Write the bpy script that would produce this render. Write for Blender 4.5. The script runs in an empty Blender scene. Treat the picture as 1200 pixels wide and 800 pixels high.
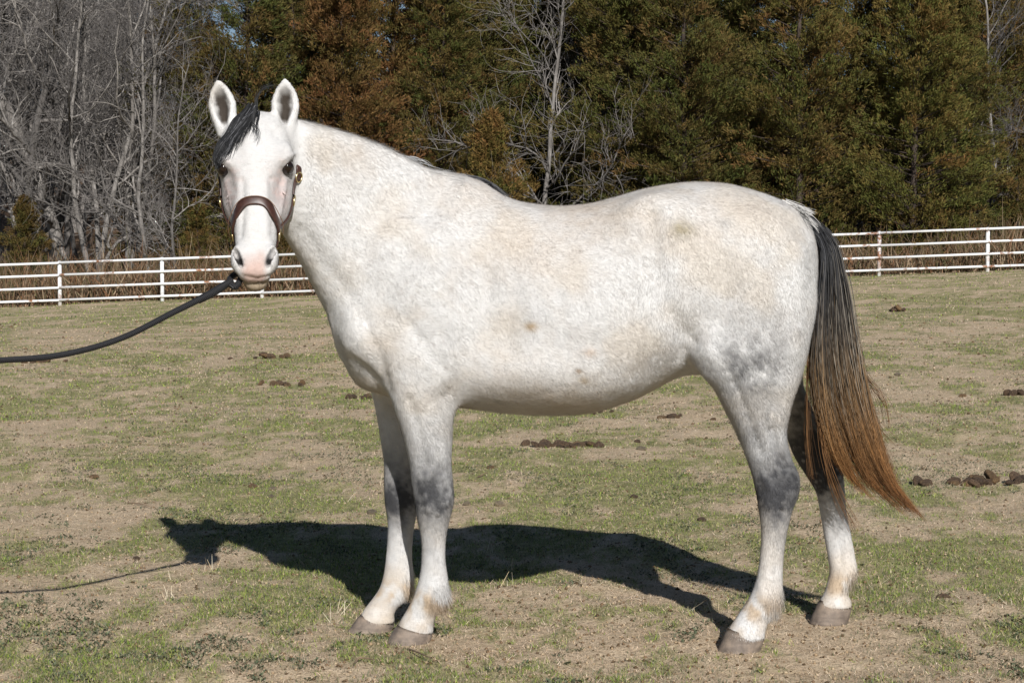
import bpy, math, random
import numpy as np

# ------------------------------------------------------------------ camera, sky, sun, exposure
scene = bpy.context.scene
COL = scene.collection
CAM_H = 1.32
FPX = 2400.0                                  # focal length in pixels of a 1200 px wide frame
PITCH = math.atan(117.0 / FPX)
cam_d = bpy.data.cameras.new("camera")
cam_d.sensor_width = 36.0
cam_d.lens = FPX / 1200.0 * 36.0
cam_d.clip_end = 2000.0
cam_d.clip_start = 0.1
cam = bpy.data.objects.new("camera", cam_d)
COL.objects.link(cam)
cam.location = (0, 0, CAM_H)
cam.rotation_euler = (math.pi / 2 - PITCH, 0, 0)
scene.camera = cam

SUN_EL = math.radians(29.5)
SUN_AZ = math.radians(13.0)                   # sun behind the camera, this far to its right
sun_dir = np.array([math.sin(SUN_AZ) * math.cos(SUN_EL), -math.cos(SUN_AZ) * math.cos(SUN_EL), math.sin(SUN_EL)])
world = bpy.data.worlds.new("World")
scene.world = world
world.use_nodes = True
wn = world.node_tree.nodes
sky = wn.new("ShaderNodeTexSky")
sky.sky_type = 'NISHITA'
sky.sun_disc = False
sky.sun_elevation = SUN_EL
sky.sun_rotation = math.pi - SUN_AZ           # measured from +Y towards +X
sky.air_density = 0.7                         # clear, dry winter air
sky.dust_density = 0.1
wn["Background"].inputs[1].default_value = 0.05
world.node_tree.links.new(sky.outputs[0], wn["Background"].inputs[0])
sun_l = bpy.data.lights.new("sun", 'SUN')
sun_l.energy = 5.0
sun_l.angle = math.radians(0.5)
sun_l.color = (1.0, 0.975, 0.94)
sun = bpy.data.objects.new("sun", sun_l)
COL.objects.link(sun)
import mathutils
sun.rotation_euler = mathutils.Vector(-sun_dir).to_track_quat('-Z', 'Y').to_euler()
scene.view_settings.view_transform = 'Standard'
scene.view_settings.look = 'None'
scene.view_settings.exposure = 0.07
scene.view_settings.gamma = 1.0
scene.render.engine = 'CYCLES'
scene.cycles.max_bounces = 5
scene.cycles.diffuse_bounces = 3

# ------------------------------------------------------------------ helpers
rng = np.random.default_rng(7)
random.seed(7)


def P(px, py, Y):
    """world point seen at pixel (px,py) of the 1200x800 frame at depth Y"""
    xc = (px - 600.0) / FPX
    yc = (400.0 - py) / FPX
    d = np.array([xc, math.cos(PITCH) + yc * math.sin(PITCH), -math.sin(PITCH) + yc * math.cos(PITCH)])
    p = d * (Y / d[1])
    p[2] += CAM_H
    return p


def _hash(ix, iy, iz, seed):
    h = (ix * 374761393 + iy * 668265263 + iz * 2147483647 + seed * 974711) & 0xFFFFFFFF
    h = ((h ^ (h >> 13)) * 1274126177) & 0xFFFFFFFF
    h = (h ^ (h >> 16)) & 0xFFFFFF
    return h.astype(np.float64) / float(0xFFFFFF)


def vnoise(p, scale=1.0, seed=0):
    q = np.asarray(p, float) * scale
    i = np.floor(q).astype(np.int64)
    f = q - i
    f = f * f * (3 - 2 * f)
    out = 0
    for dx in (0, 1):
        for dy in (0, 1):
            for dz in (0, 1):
                w = (f[:, 0] if dx else 1 - f[:, 0]) * (f[:, 1] if dy else 1 - f[:, 1]) * (f[:, 2] if dz else 1 - f[:, 2])
                out = out + w * _hash(i[:, 0] + dx, i[:, 1] + dy, i[:, 2] + dz, seed)
    return out


def fbm(p, scale=1.0, seed=0, oct=4, gain=0.5):
    a, t, r = 1.0, 0.0, 0
    for o in range(oct):
        r = r + a * vnoise(p, scale * 2 ** o, seed + o * 17)
        t += a
        a *= gain
    return r / t


def sstep(a, b, x):
    t = np.clip((np.asarray(x, float) - a) / (b - a), 0, 1)
    return t * t * (3 - 2 * t)


def mesh_np(name, verts, faces, mat=None, smooth=False, colors=None, normals=None, attr="tint"):
    """one mesh from numpy arrays; faces is (n,3), (n,4) or a list of such arrays"""
    verts = np.asarray(verts, np.float32)
    fl = faces if isinstance(faces, list) else [faces]
    fl = [np.asarray(f, np.int32) for f in fl if len(f)]
    me = bpy.data.meshes.new(name)
    nl = sum(f.size for f in fl)
    nf = sum(len(f) for f in fl)
    me.vertices.add(len(verts))
    me.vertices.foreach_set("co", verts.ravel())
    me.loops.add(nl)
    me.loops.foreach_set("vertex_index", np.concatenate([f.ravel() for f in fl]))
    me.polygons.add(nf)
    tot = np.concatenate([np.full(len(f), f.shape[1], np.int32) for f in fl])
    st = np.concatenate([[0], np.cumsum(tot)[:-1]]).astype(np.int32)
    me.polygons.foreach_set("loop_start", st)
    me.polygons.foreach_set("loop_total", tot)
    if smooth:
        me.polygons.foreach_set("use_smooth", np.ones(nf, bool))
    me.update(calc_edges=True)
    if colors is not None:
        c = np.ones((len(verts), 4), np.float32)
        c[:, :3] = colors
        at = me.color_attributes.new(attr, 'FLOAT_COLOR', 'POINT')
        at.data.foreach_set("color", c.ravel())
    if normals is not None:
        me.normals_split_custom_set_from_vertices(np.asarray(normals, np.float32))
    if mat is not None:
        me.materials.append(mat)
    return me


def link(name, data, parent=None, label=None, cat=None, group=None, kind=None, loc=None):
    o = bpy.data.objects.new(name, data)
    COL.objects.link(o)
    if parent is not None:
        o.parent = parent
    if label:
        o["label"] = label
    if cat:
        o["category"] = cat
    if group:
        o["group"] = group
    if kind:
        o["kind"] = kind
    if loc is not None:
        o.location = loc
    return o


def child(name, data, parent):
    """a part whose mesh is in world coordinates, parented to an Empty that is only translated"""
    o = link(name, data, parent)
    o.location = (-parent.location[0], -parent.location[1], -parent.location[2])
    return o


class NT:
    def __init__(self, name):
        self.m = bpy.data.materials.new(name)
        self.m.use_nodes = True
        self.t = self.m.node_tree
        self.b = self.t.nodes["Principled BSDF"]

    def n(self, typ, **kw):
        nd = self.t.nodes.new(typ)
        for k, v in kw.items():
            if k.startswith("i_"):
                key = k[2:]
                key = int(key) if key.isdigit() else key.replace("_", " ")
                nd.inputs[key].default_value = v
            else:
                setattr(nd, k, v)
        return nd

    def l(self, a, b):
        self.t.links.new(a, b)

    def set(self, **kw):
        for k, v in kw.items():
            self.b.inputs[k.replace("_", " ")].default_value = v

    def ramp(self, fac, stops):
        r = self.n("ShaderNodeValToRGB")
        e = r.color_ramp.elements
        while len(e) < len(stops):
            e.new(0.5)
        for i, (p, c) in enumerate(stops):
            e[i].position = p
            e[i].color = (*c, 1) if len(c) == 3 else c
        self.l(fac, r.inputs[0])
        return r

    def mix(self, fac, a, b, blend='MIX'):
        m = self.n("ShaderNodeMix", data_type='RGBA', blend_type=blend)
        for sock, val in ((m.inputs[0], fac), (m.inputs[6], a), (m.inputs[7], b)):
            if hasattr(val, "is_linked"):
                self.l(val, sock)
            elif isinstance(val, (int, float)):
                sock.default_value = val
            else:
                sock.default_value = (*val, 1)
        return m.outputs[2]


def noise(nt, scale, detail=4, rough=0.55, coord="Object", dims='3D', vec=None):
    n = nt.n("ShaderNodeTexNoise", i_Scale=scale, i_Detail=detail, i_Roughness=rough)
    if vec is None:
        tc = nt.n("ShaderNodeTexCoord")
        vec = tc.outputs[coord]
    nt.l(vec, n.inputs["Vector"])
    return n


def mat_tint(name, rough=0.9, spec=0.2, vary=0.0, scale=3.0, attr="tint", objrand=0.0, trans=0.0, backside=False):
    """procedural material whose pigment comes from the mesh's own colour attribute, broken up by noise"""
    nt = NT(name)
    at = nt.n("ShaderNodeAttribute", attribute_name=attr)
    col = at.outputs["Color"]
    if vary:
        nz = noise(nt, scale, 3)
        r = nt.ramp(nz.outputs["Fac"], [(0.3, (1 - vary,) * 3), (0.7, (1 + vary,) * 3)])
        col = nt.mix(1.0, col, r.outputs[0], 'MULTIPLY')
    if objrand:
        oi = nt.n("ShaderNodeObjectInfo")
        r = nt.ramp(oi.outputs["Random"], [(0.0, (1 - objrand,) * 3), (1.0, (1 + objrand,) * 3)])
        col = nt.mix(1.0, col, r.outputs[0], 'MULTIPLY')
    nt.l(col, nt.b.inputs["Base Color"])
    nt.set(Roughness=rough)
    nt.b.inputs["Specular IOR Level"].default_value = spec
    return nt.m

# ------------------------------------------------------------------ the horse: one continuous surface from a distance field
H = 0.0065
LO = np.array([-1.12, 6.02, -0.02])
HI = np.array([1.25, 7.26, 1.90])
NX, NY, NZ = [int(v) for v in np.ceil((HI - LO) / H)]
gx = (LO[0] + H * np.arange(NX)).astype(np.float32)
gy = (LO[1] + H * np.arange(NY)).astype(np.float32)
gz = (LO[2] + H * np.arange(NZ)).astype(np.float32)
F = np.full((NX, NY, NZ), 0.5, np.float32)
MID = 6.80


def smin(a, b, k):
    h = np.maximum(k - np.abs(a - b), 0) / k
    return np.minimum(a, b) - h * h * k * 0.25


def smax(a, b, k):
    return -smin(-a, -b, k)


def box_of(lo, hi, pad):
    i0 = np.maximum(np.floor((np.asarray(lo) - pad - LO) / H).astype(int), 0)
    i1 = np.minimum(np.ceil((np.asarray(hi) + pad - LO) / H).astype(int) + 1, [NX, NY, NZ])
    return tuple(slice(a, b) for a, b in zip(i0, i1))


def put(fn, lo, hi, k, mode='add'):
    sl = box_of(lo, hi, max(k, 0.02) + 0.03)
    X = gx[sl[0]][:, None, None]
    Y = gy[sl[1]][None, :, None]
    Z = gz[sl[2]][None, None, :]
    d = fn(X, Y, Z).astype(np.float32)
    if mode == 'add':
        F[sl] = smin(F[sl], d, k)
    else:
        F[sl] = smax(F[sl], -d, k)


def curve(s, v, n=240):
    """smooth monotone resample of knots (Catmull-Rom with limited slopes)"""
    s = np.asarray(s, float)
    v = np.asarray(v, float)
    h = np.diff(s)
    dl = np.diff(v) / h
    m = np.zeros(len(s))
    m[1:-1] = (dl[:-1] * h[1:] + dl[1:] * h[:-1]) / (h[1:] + h[:-1])
    m[0], m[-1] = dl[0], dl[-1]
    x = np.linspace(s[0], s[-1], n)
    i = np.clip(np.searchsorted(s, x, 'right') - 1, 0, len(s) - 2)
    t = (x - s[i]) / h[i]
    return x, ((2 * t ** 3 - 3 * t ** 2 + 1) * v[i] + (t ** 3 - 2 * t ** 2 + t) * h[i] * m[i]
               + (-2 * t ** 3 + 3 * t ** 2) * v[i + 1] + (t ** 3 - t ** 2) * h[i] * m[i + 1])


def sweep(O, A, U, V, s, up, un, cv, w, k=0.03, n=2.2, taper=0.0, cap=0.02, mode='add'):
    """a body of elliptic sections along A from O; up/un bound it along U, cv +- w along V"""
    O, A, U, V = [np.asarray(a, float) for a in (O, A, U, V)]
    xs, cu_p = curve(s, up)
    _, cu_n = curve(s, un)
    _, ccv = curve(s, cv)
    _, cw = curve(s, w)
    ct = curve(s, taper)[1] if np.ndim(taper) else np.full(len(xs), float(taper))
    cn = curve(s, n)[1] if np.ndim(n) else None
    pts = np.concatenate([O + np.outer(xs, A) + np.outer(a, U) + np.outer(ccv + e * cw, V)
                          for a in (cu_p, cu_n) for e in (-1, 1)])

    def fn(X, Y, Z):
        x, y, z = X - O[0], Y - O[1], Z - O[2]
        S = A[0] * x + A[1] * y + A[2] * z
        uu = U[0] * x + U[1] * y + U[2] * z
        vv = V[0] * x + V[1] * y + V[2] * z
        Sc = np.clip(S, xs[0], xs[-1])
        a, b = np.interp(Sc, xs, cu_p), np.interp(Sc, xs, cu_n)
        h = np.maximum((a - b) * 0.5, 0.004)
        uu = uu - (a + b) * 0.5
        ww = np.maximum(np.interp(Sc, xs, cw), 0.004)
        vv = vv - np.interp(Sc, xs, ccv)
        tp = np.interp(Sc, xs, ct)
        ww = ww * np.clip(1 - tp * uu / h, 0.3, 1.8)
        e = np.interp(Sc, xs, cn) if cn is not None else n
        p, q = np.abs(uu) / h, np.abs(vv) / ww
        k0 = (p ** e + q ** e + 1e-9) ** (1.0 / e)
        k1 = np.sqrt((p / h) ** 2 + (q / ww) ** 2) + 1e-6
        kk = np.sqrt(p * p + q * q) + 1e-9
        d = (k0 - 1) * kk / k1
        ds = np.maximum(xs[0] - S, S - xs[-1])
        return smax(d, ds, cap) if cap else np.maximum(d, ds)
    put(fn, pts.min(0), pts.max(0), k, mode)


def ell(c, r, k=0.03, mode='add', R=None):
    """ellipsoid at c with radii r along the rows of R (world axes by default)"""
    c = np.asarray(c, float)
    r = np.asarray(r, float)
    R = np.eye(3) if R is None else np.asarray(R, float)

    def fn(X, Y, Z):
        x, y, z = X - c[0], Y - c[1], Z - c[2]
        q = [R[i][0] * x + R[i][1] * y + R[i][2] * z for i in range(3)]
        k0 = np.sqrt(sum((q[i] / r[i]) ** 2 for i in range(3)))
        k1 = np.sqrt(sum((q[i] / r[i] ** 2) ** 2 for i in range(3))) + 1e-6
        return k0 * (k0 - 1) / k1
    put(fn, c - r.max(), c + r.max(), k, mode)


XA, YA, ZA = np.eye(3)

# trunk: px, top, bottom, half width, taper
TR = [(404, 372, 412, .07, .0), (412, 345, 428, .12, .0), (425, 310, 446, .155, .05), (445, 275, 460, .19, .1), (480, 238, 470, .22, .25),
      (520, 211, 474, .24, .35), (560, 213, 477, .26, .32), (600, 233, 479, .285, .22), (640, 241, 481, .305, .15),
      (680, 240, 480, .32, .1), (720, 231, 471, .32, .08), (760, 220, 457, .305, .05), (800, 214, 440, .285, .0),
      (840, 214, 440, .28, -.02), (880, 222, 440, .27, -.02), (910, 233, 425, .245, .0), (935, 247, 400, .195, .0),
      (948, 262, 370, .14, .0), (957, 285, 330, .07, .0)]
tx = [P(a[0], 300, MID)[0] for a in TR]
tt = [P(a[0], a[1], MID)[2] for a in TR]
tb = [P(a[0], a[2], MID)[2] for a in TR]
sweep((0, MID, 0), XA, ZA, YA, tx, tt, tb, [0] * len(TR), [a[3] for a in TR], k=0.02, n=2.15, taper=[a[4] for a in TR])

# neck, leaning 41 degrees, its upper end curving towards the camera
NK = [(-66, 26, -26, .065, -.235), (-34, 47, -40, .082, -.19), (16, 73, -50, .10, -.13), (65, 93, -66, .122, -.075), (119, 107, -88, .15, -.03),
      (156, 116, -104, .18, -.01), (185, 116, -117, .195, 0), (225, 100, -122, .19, 0)]
nO = P(340, 200, MID)
nm = MID / FPX
NA, NU = np.array([.755, 0, -.656]), np.array([.656, 0, .755])
sweep(nO, NA, NU, YA, [a[0] * nm for a in NK], [a[1] * nm for a in NK], [a[2] * nm for a in NK],
      [a[4] for a in NK], [a[3] for a in NK], k=0.09, n=2.1, taper=[.1, .2, .3, .35, .35, .3, .2, .1])


def leg(rows, k, n=2.1):
    """rows: py, front px, back px, depth, half width; axis runs down Z"""
    z, a, b, c, w = [], [], [], [], []
    for py, f, bk, Y, hw in rows:
        p = P(f, py, Y)
        z.append(-p[2])
        a.append(P(bk, py, Y)[0])
        b.append(p[0])
        c.append(Y)
        w.append(hw)
    sweep((0, 0, 0), -ZA, XA, YA, z, a, b, c, w, k=k, n=n, cap=0.008)


NEAR_HIND = [(300, 835, 945, 6.68, .07), (340, 822, 956, 6.655, .105), (380, 812, 953, 6.635, .12), (415, 814, 946, 6.62, .122), (440, 828, 939, 6.61, .112),
             (480, 849, 926, 6.60, .088), (510, 864, 922, 6.595, .068), (535, 874, 927, 6.59, .056), (560, 882, 937, 6.588, .05), (578, 886, 936, 6.586, .049),
             (597, 889, 929, 6.584, .044), (625, 892, 922, 6.58, .036), (655, 890, 918, 6.576, .033), (680, 886, 917, 6.573, .036), (700, 878, 917, 6.57, .042),
             (714, 869, 912, 6.568, .039), (726, 861, 902, 6.565, .038), (738, 853, 897, 6.562, .047), (748, 849, 896, 6.56, .05)]
OFF_HIND = [(340, 835, 950, 6.93, .10), (400, 845, 945, 6.96, .11), (440, 880, 940, 6.985, .10), (475, 902, 950, 7.0, .082), (505, 919, 966, 7.01, .064),
            (535, 931, 984, 7.02, .052), (556, 944, 988, 7.02, .048), (576, 956, 990, 7.022, .046), (600, 961, 992, 7.025, .04), (630, 966, 998, 7.03, .034),
            (652, 970, 1002, 7.035, .034), (670, 972, 1004, 7.038, .04), (684, 969, 997, 7.04, .038), (694, 966, 993, 7.042, .038), (703, 961, 997, 7.045, .047), (711, 957, 998, 7.045, .05)]
NEAR_FORE = [(370, 440, 545, 6.66, .06), (410, 446, 548, 6.645, .085), (445, 452, 541, 6.645, .088), (470, 459, 535, 6.65, .08), (495, 467, 531, 6.655, .07), (517, 474, 530, 6.66, .062),
             (545, 480, 529, 6.665, .053), (565, 482, 531, 6.668, .049), (587, 485, 532, 6.67, .05), (605, 488, 528, 6.672, .045), (622, 492, 524, 6.675, .037),
             (655, 494, 522, 6.68, .033), (678, 491, 525, 6.683, .036), (697, 485, 526, 6.686, .042), (712, 478, 519, 6.69, .04), (722, 472, 511, 6.692, .038), (731, 467, 508, 6.695, .046), (741, 463, 508, 6.698, .05)]
OFF_FORE = [(400, 432, 520, 6.93, .07), (440, 431, 505, 6.94, .085), (465, 437, 497, 6.945, .078), (490, 442, 492, 6.94, .068), (515, 446, 489, 6.935, .058),
            (545, 450, 487, 6.93, .05), (570, 450, 489, 6.927, .047), (590, 451, 490, 6.925, .048), (608, 454, 487, 6.922, .042), (628, 454, 484, 6.918, .035),
            (655, 452, 483, 6.913, .032), (675, 449, 485, 6.91, .036), (690, 444, 484, 6.908, .041), (703, 435, 477, 6.905, .039), (712, 428, 466, 6.902, .038), (720, 423, 462, 6.9, .046), (729, 419, 463, 6.898, .05)]
leg(NEAR_HIND, 0.05)
leg(OFF_HIND, 0.05)
leg(NEAR_FORE, 0.05)
leg(OFF_FORE, 0.05)


def at(px, py, Y, dx=0, dy=0, dz=0):
    return P(px, py, Y) + np.array([dx, dy, dz])


# muscles and bones under the coat
for sg in (-1, 1):
    ell(at(430, 385, MID + sg * .12), (.085, .10, .12), .06)                     # point of shoulder
    ell(at(505, 330, MID + sg * .17), (.11, .06, .22), .08, R=[[.8, 0, .6], [0, 1, 0], [-.6, 0, .8]])   # shoulder blade
    ell(at(525, 415, MID + sg * .16), (.10, .075, .09), .05)                     # triceps and elbow
    ell(at(772, 262, MID + sg * .19), (.09, .05, .07), .12)                    # hip point
    ell(at(880, 330, MID + sg * .19), (.16, .085, .20), .07)                     # buttock muscle
    ell(at(838, 415, MID + sg * .235), (.065, .05, .085), .05)                   # stifle
    ell(at(745, 330, MID + sg * .375), (.05, .035, .15), .10, 'cut')             # hollow of the flank
    ell(at(585, 400, MID + sg * .43), (.05, .15, .22), .12, 'cut')               # hollow behind the shoulder
    ell(at(812, 437, MID + sg * .30), (.03, .05, .05), .05, 'cut')               # flank fold
ell(at(640, 430, MID), (.34, .30, .13), .08)                                     # belly
ell(at(425, 412, MID + .03), (.055, .14, .11), .05)                              # breast
ell(at(415, 395, MID - .02), (.04, .015, .12), .04, 'cut')

# head, facing the camera: frame along the face
HT = math.radians(28.5)
HY = math.radians(3.0)
HA = np.array([math.sin(HT) * math.sin(HY), -math.sin(HT) * math.cos(HY), -math.cos(HT)])
HU = np.array([math.cos(HT) * math.sin(HY), -math.cos(HT) * math.cos(HY), math.sin(HT)])
HV = np.array([math.cos(HY), math.sin(HY), 0])
HA = HA + HV * .022
HA /= np.linalg.norm(HA)
HV = HV - HA * HV.dot(HA)
HV /= np.linalg.norm(HV)
HO = P(299, 127, 6.53)


def hp(s, u, v):
    return HO + HA * s + HU * u + HV * v


HR = [HA, HU, HV]
HD = [(.0, -.035, -.13, .07, 2.1), (.03, -.008, -.165, .095, 2.2), (.08, .010, -.19, .112, 2.4), (.14, .020, -.205, .118, 2.5), (.19, .021, -.215, .115, 2.5), (.24, .015, -.22, .100, 2.5),
      (.30, .008, -.205, .086, 2.5), (.36, .001, -.17, .075, 2.4), (.42, -.004, -.14, .066, 2.4), (.48, -.007, -.122, .061, 2.4), (.53, -.006, -.115, .064, 2.4),
      (.555, -.010, -.106, .054, 2.3), (.577, -.025, -.094, .042, 2.2), (.588, -.045, -.08, .026, 2.1)]
sweep(HO, HA, HU, HV, [a[0] for a in HD], [a[1] for a in HD], [a[2] for a in HD], [0] * len(HD), [a[3] for a in HD],
      k=0.035, n=[a[4] for a in HD], cap=0.012)
for sg in (-1, 1):
    ell(hp(.255, -.125, sg * .062), (.095, .075, .045), .03, R=HR)               # cheek plate
    ell(hp(.168, -.014, sg * .092), (.040, .026, .024), .035, R=HR)               # brow
    ell(hp(.262, -.055, sg * .090), (.075, .012, .014), .02, R=HR)               # facial crest
    ell(hp(.300, -.024, sg * .102), (.07, .026, .024), .05, 'cut', R=HR)         # hollow below the eye
    ell(hp(.522, -.034, sg * .0535), (.044, .035, .020), .012, R=HR)              # nostril wing
    ell(hp(.568, -.042, sg * .020), (.020, .028, .026), .018, R=HR)                # upper lip
    ell(hp(.200, -.034, sg * .118), (.020, .028, .016), .012, 'cut', R=HR)       # eye socket
ell(hp(.578, -.088, 0), (.026, .026, .036), .012, R=HR)                          # lower lip and chin
ell(hp(.594, -.066, 0), (.02, .003, .05), .006, 'cut', R=HR)                     # mouth line
for sg in (-1, 1):
    A = HA * .90 - HV * sg * .34 + HU * .1
    A /= np.linalg.norm(A)
    B = np.cross(A, HU)
    B /= np.linalg.norm(B)
    ell(hp(.526, -.012, sg * .050), (.037, .040, .0105), .005, 'cut', R=[A, np.cross(B, A), B])   # nostril

# ears
EARS = []
for sg, base, tip in ((-1, (266, 160), (255, 93)), (1, (334, 158), (334, 92))):
    b0, t0 = P(base[0], base[1], 6.575), P(tip[0], tip[1], 6.585)
    A = t0 - b0
    L = np.linalg.norm(A)
    A /= L
    U = np.array([0.0 if sg > 0 else -0.10, -1.0, 0.15])
    U -= A * U.dot(A)
    U /= np.linalg.norm(U)
    V = np.cross(A, U)
    EARS.append((b0, A, U, V, L))
    s = np.array([0, .15, .35, .55, .72, .86, .95, 1.0]) * L
    w = [.030, .034, .041, .045, .038, .025, .012, .003]
    bow = 0.006 * np.sin(np.linspace(0, math.pi, 8))
    sweep(b0, A, U, V, s, [.024, .022, .018, .013, .009, .006, .004, .003], [-.034, -.033, -.030, -.026, -.020, -.014, -.009, -.006],
          -sg * bow * 0, w, k=0.014, n=2.0, cap=0.004)
    s2 = np.array([.16, .3, .45, .6, .74, .88, .95]) * L
    sweep(b0 + U * .016, A, U, V, s2, [.03] * 7, [-.012, -.022, -.027, -.026, -.022, -.014, -.008],
          [0] * 7, [.008, .018, .027, .030, .024, .013, .004], k=0.006, n=2.0, cap=0.004, mode='cut')


# ---- naive surface nets
def surface_nets(F):
    S = F < 0
    m = np.zeros((NX - 1, NY - 1, NZ - 1), np.uint8)
    for a in (0, 1):
        for b in (0, 1):
            for c in (0, 1):
                m += S[a:NX - 1 + a, b:NY - 1 + b, c:NZ - 1 + c]
    act = (m > 0) & (m < 8)
    idx = np.argwhere(act)
    vid = np.full(act.shape, -1, np.int32)
    vid[act] = np.arange(len(idx))
    cor = {}
    for a in (0, 1):
        for b in (0, 1):
            for c in (0, 1):
                cor[a, b, c] = F[idx[:, 0] + a, idx[:, 1] + b, idx[:, 2] + c].astype(np.float64)
    acc = np.zeros((len(idx), 3))
    cnt = np.zeros(len(idx))
    for p in cor:
        for ax in range(3):
            if p[ax]:
                continue
            q = list(p)
            q[ax] = 1
            a, b = cor[p], cor[tuple(q)]
            x = (a < 0) != (b < 0)
            t = np.where(x, a / np.where(x, a - b, 1), 0)
            pos = np.tile(np.array(p, float), (len(idx), 1))
            pos[:, ax] += t
            acc += pos * x[:, None]
            cnt += x
    V = LO + H * (idx + acc / cnt[:, None])
    quads = []
    for ax in range(3):
        o1, o2 = [(1, 2), (2, 0), (0, 1)][ax]
        sl0 = [slice(None)] * 3
        sl1 = [slice(None)] * 3
        sl0[ax], sl1[ax] = slice(0, -1), slice(1, None)
        e = S[tuple(sl0)] != S[tuple(sl1)]
        I = np.argwhere(e)
        lim = np.array([NX, NY, NZ]) - 1
        ok = (I[:, o1] > 0) & (I[:, o2] > 0) & (I[:, o1] < lim[o1]) & (I[:, o2] < lim[o2])
        I = I[ok]
        s = S[I[:, 0], I[:, 1], I[:, 2]]
        c = []
        for d1, d2 in ((1, 1), (0, 1), (0, 0), (1, 0)):
            J = I.copy()
            J[:, o1] -= d1
            J[:, o2] -= d2
            c.append(vid[J[:, 0], J[:, 1], J[:, 2]])
        q = np.stack(c, 1)
        q[~s] = q[~s][:, ::-1]
        quads.append(q)
    Q = np.concatenate(quads)
    return V, Q


def vnormals(V, Q):
    n = np.cross(V[Q[:, 2]] - V[Q[:, 0]], V[Q[:, 3 if Q.shape[1] == 4 else 2]] - V[Q[:, 1]])
    N = np.zeros_like(V)
    for i in range(Q.shape[1]):
        for a in range(3):
            N[:, a] += np.bincount(Q[:, i], n[:, a], len(V))
    return N / (np.linalg.norm(N, axis=1, keepdims=True) + 1e-12)


def relax(V, Q, it, lam=0.5, mu=-0.52):
    ea = np.concatenate([Q[:, [0, 1]], Q[:, [1, 2]], Q[:, [2, 3]], Q[:, [3, 0]]])
    deg = np.bincount(ea[:, 0], minlength=len(V)) + np.bincount(ea[:, 1], minlength=len(V))
    for i in range(it):
        for f in (lam, mu):
            S = np.zeros_like(V)
            for a in range(3):
                S[:, a] = np.bincount(ea[:, 0], V[ea[:, 1], a], len(V)) + np.bincount(ea[:, 1], V[ea[:, 0], a], len(V))
            V = V + f * (S / deg[:, None] - V)
    return V


BV, BQ = surface_nets(F)
BV = relax(BV, BQ, 4)
# keep only the largest connected piece of surface
lab = np.arange(len(BV))
for _ in range(400):
    mn = lab[BQ].min(1)
    new = lab.copy()
    for i in range(4):
        np.minimum.at(new, BQ[:, i], mn)
    new = new[new]
    if (new == lab).all():
        break
    lab = new
big = np.bincount(lab).argmax()
keep = lab == big
remap = np.cumsum(keep) - 1
BQ = remap[BQ[keep[BQ[:, 0]]]]
BV = BV[keep]
BN = vnormals(BV, BQ)


def seg_dist(px, py, poly):
    best = np.full(len(px), 1e9)
    for (x0, y0), (x1, y1) in zip(poly[:-1], poly[1:]):
        dx, dy = x1 - x0, y1 - y0
        t = np.clip(((px - x0) * dx + (py - y0) * dy) / (dx * dx + dy * dy), 0, 1)
        best = np.minimum(best, np.hypot(px - x0 - t * dx, py - y0 - t * dy))
    return best


# muscle lines, tendons and folds of the flanks and legs: (side view line, width, depth in metres, which side)
LINES = [([(515, 222), (482, 270), (452, 330), (430, 372)], 17, -.009, 0), ([(540, 225), (516, 280), (490, 335), (462, 375)], 13, .006, 0),
         ([(572, 300), (560, 360), (548, 425), (532, 462)], 16, -.007, 0), ([(536, 380), (530, 420), (515, 452)], 10, .006, 0),
         ([(480, 380), (500, 410), (520, 432)], 8, -.005, 0), ([(405, 418), (430, 436), (452, 462)], 6, -.010, 0), ([(425, 378), (442, 412), (452, 450)], 7, -.007, 0),
         ([(762, 252), (768, 310), (784, 365), (806, 400)], 13, -.013, 0), ([(806, 402), (796, 424), (772, 448)], 6, .007, 0), ([(800, 410), (788, 432), (764, 455)], 5, -.006, 0),
         ([(900, 262), (914, 320), (919, 380), (916, 430), (912, 470)], 12, -.008, 0), ([(932, 300), (936, 350), (930, 410)], 9, .005, 0), ([(846, 300), (850, 350), (842, 400)], 12, -.006, 0),
         ([(352, 272), (392, 322), (428, 372)], 11, -.006, 0), ([(372, 195), (430, 245), (485, 300)], 14, -.006, 0), ([(365, 160), (430, 190), (500, 225)], 10, .004, 0),
         ([(862, 448), (878, 490), (893, 530)], 6, -.006, -1), ([(906, 505), (914, 530), (922, 548)], 5, -.010, -1), ([(896, 560), (906, 575), (902, 592)], 6, .005, -1),
         ([(918, 600), (911, 640), (906, 676)], 3.2, -.0055, -1), ([(504, 552), (498, 575), (502, 598)], 5, .005, -1), ([(520, 560), (528, 574), (524, 590)], 4, .004, -1),
         ([(513, 608), (512, 640), (511, 676)], 3.0, -.0055, -1), ([(480, 470), (492, 515), (500, 550)], 6, -.005, -1), ([(505, 690), (500, 705)], 6, .004, -1), ([(895, 690), (897, 706)], 6, .004, -1),
         ([(472, 606), (471, 640), (469, 668)], 3.0, -.005, 1), ([(462, 570), (466, 590)], 6, .004, 1), ([(986, 600), (988, 640), (987, 660)], 3.0, -.005, 1)]
px_ = 600 + BV[:, 0] * FPX / BV[:, 1]
py_ = 283 + (CAM_H - BV[:, 2]) * FPX / BV[:, 1]
pxm = 600 + BV[:, 0] * FPX / MID                     # mirrored for the far side
dsp = np.zeros(len(BV))
lat = sstep(.25, .7, np.abs(BN[:, 1]))
for poly, wd, dep, side in LINES:
    d_ = np.exp(-(seg_dist(px_, py_, poly) / wd) ** 2)
    ok_ = np.ones(len(BV)) if side == 0 else (BV[:, 1] < MID - .05) if side < 0 else (BV[:, 1] > MID)
    dsp += dep * (1.2 if side == 0 else 1.2) * d_ * lat * ok_
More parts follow.
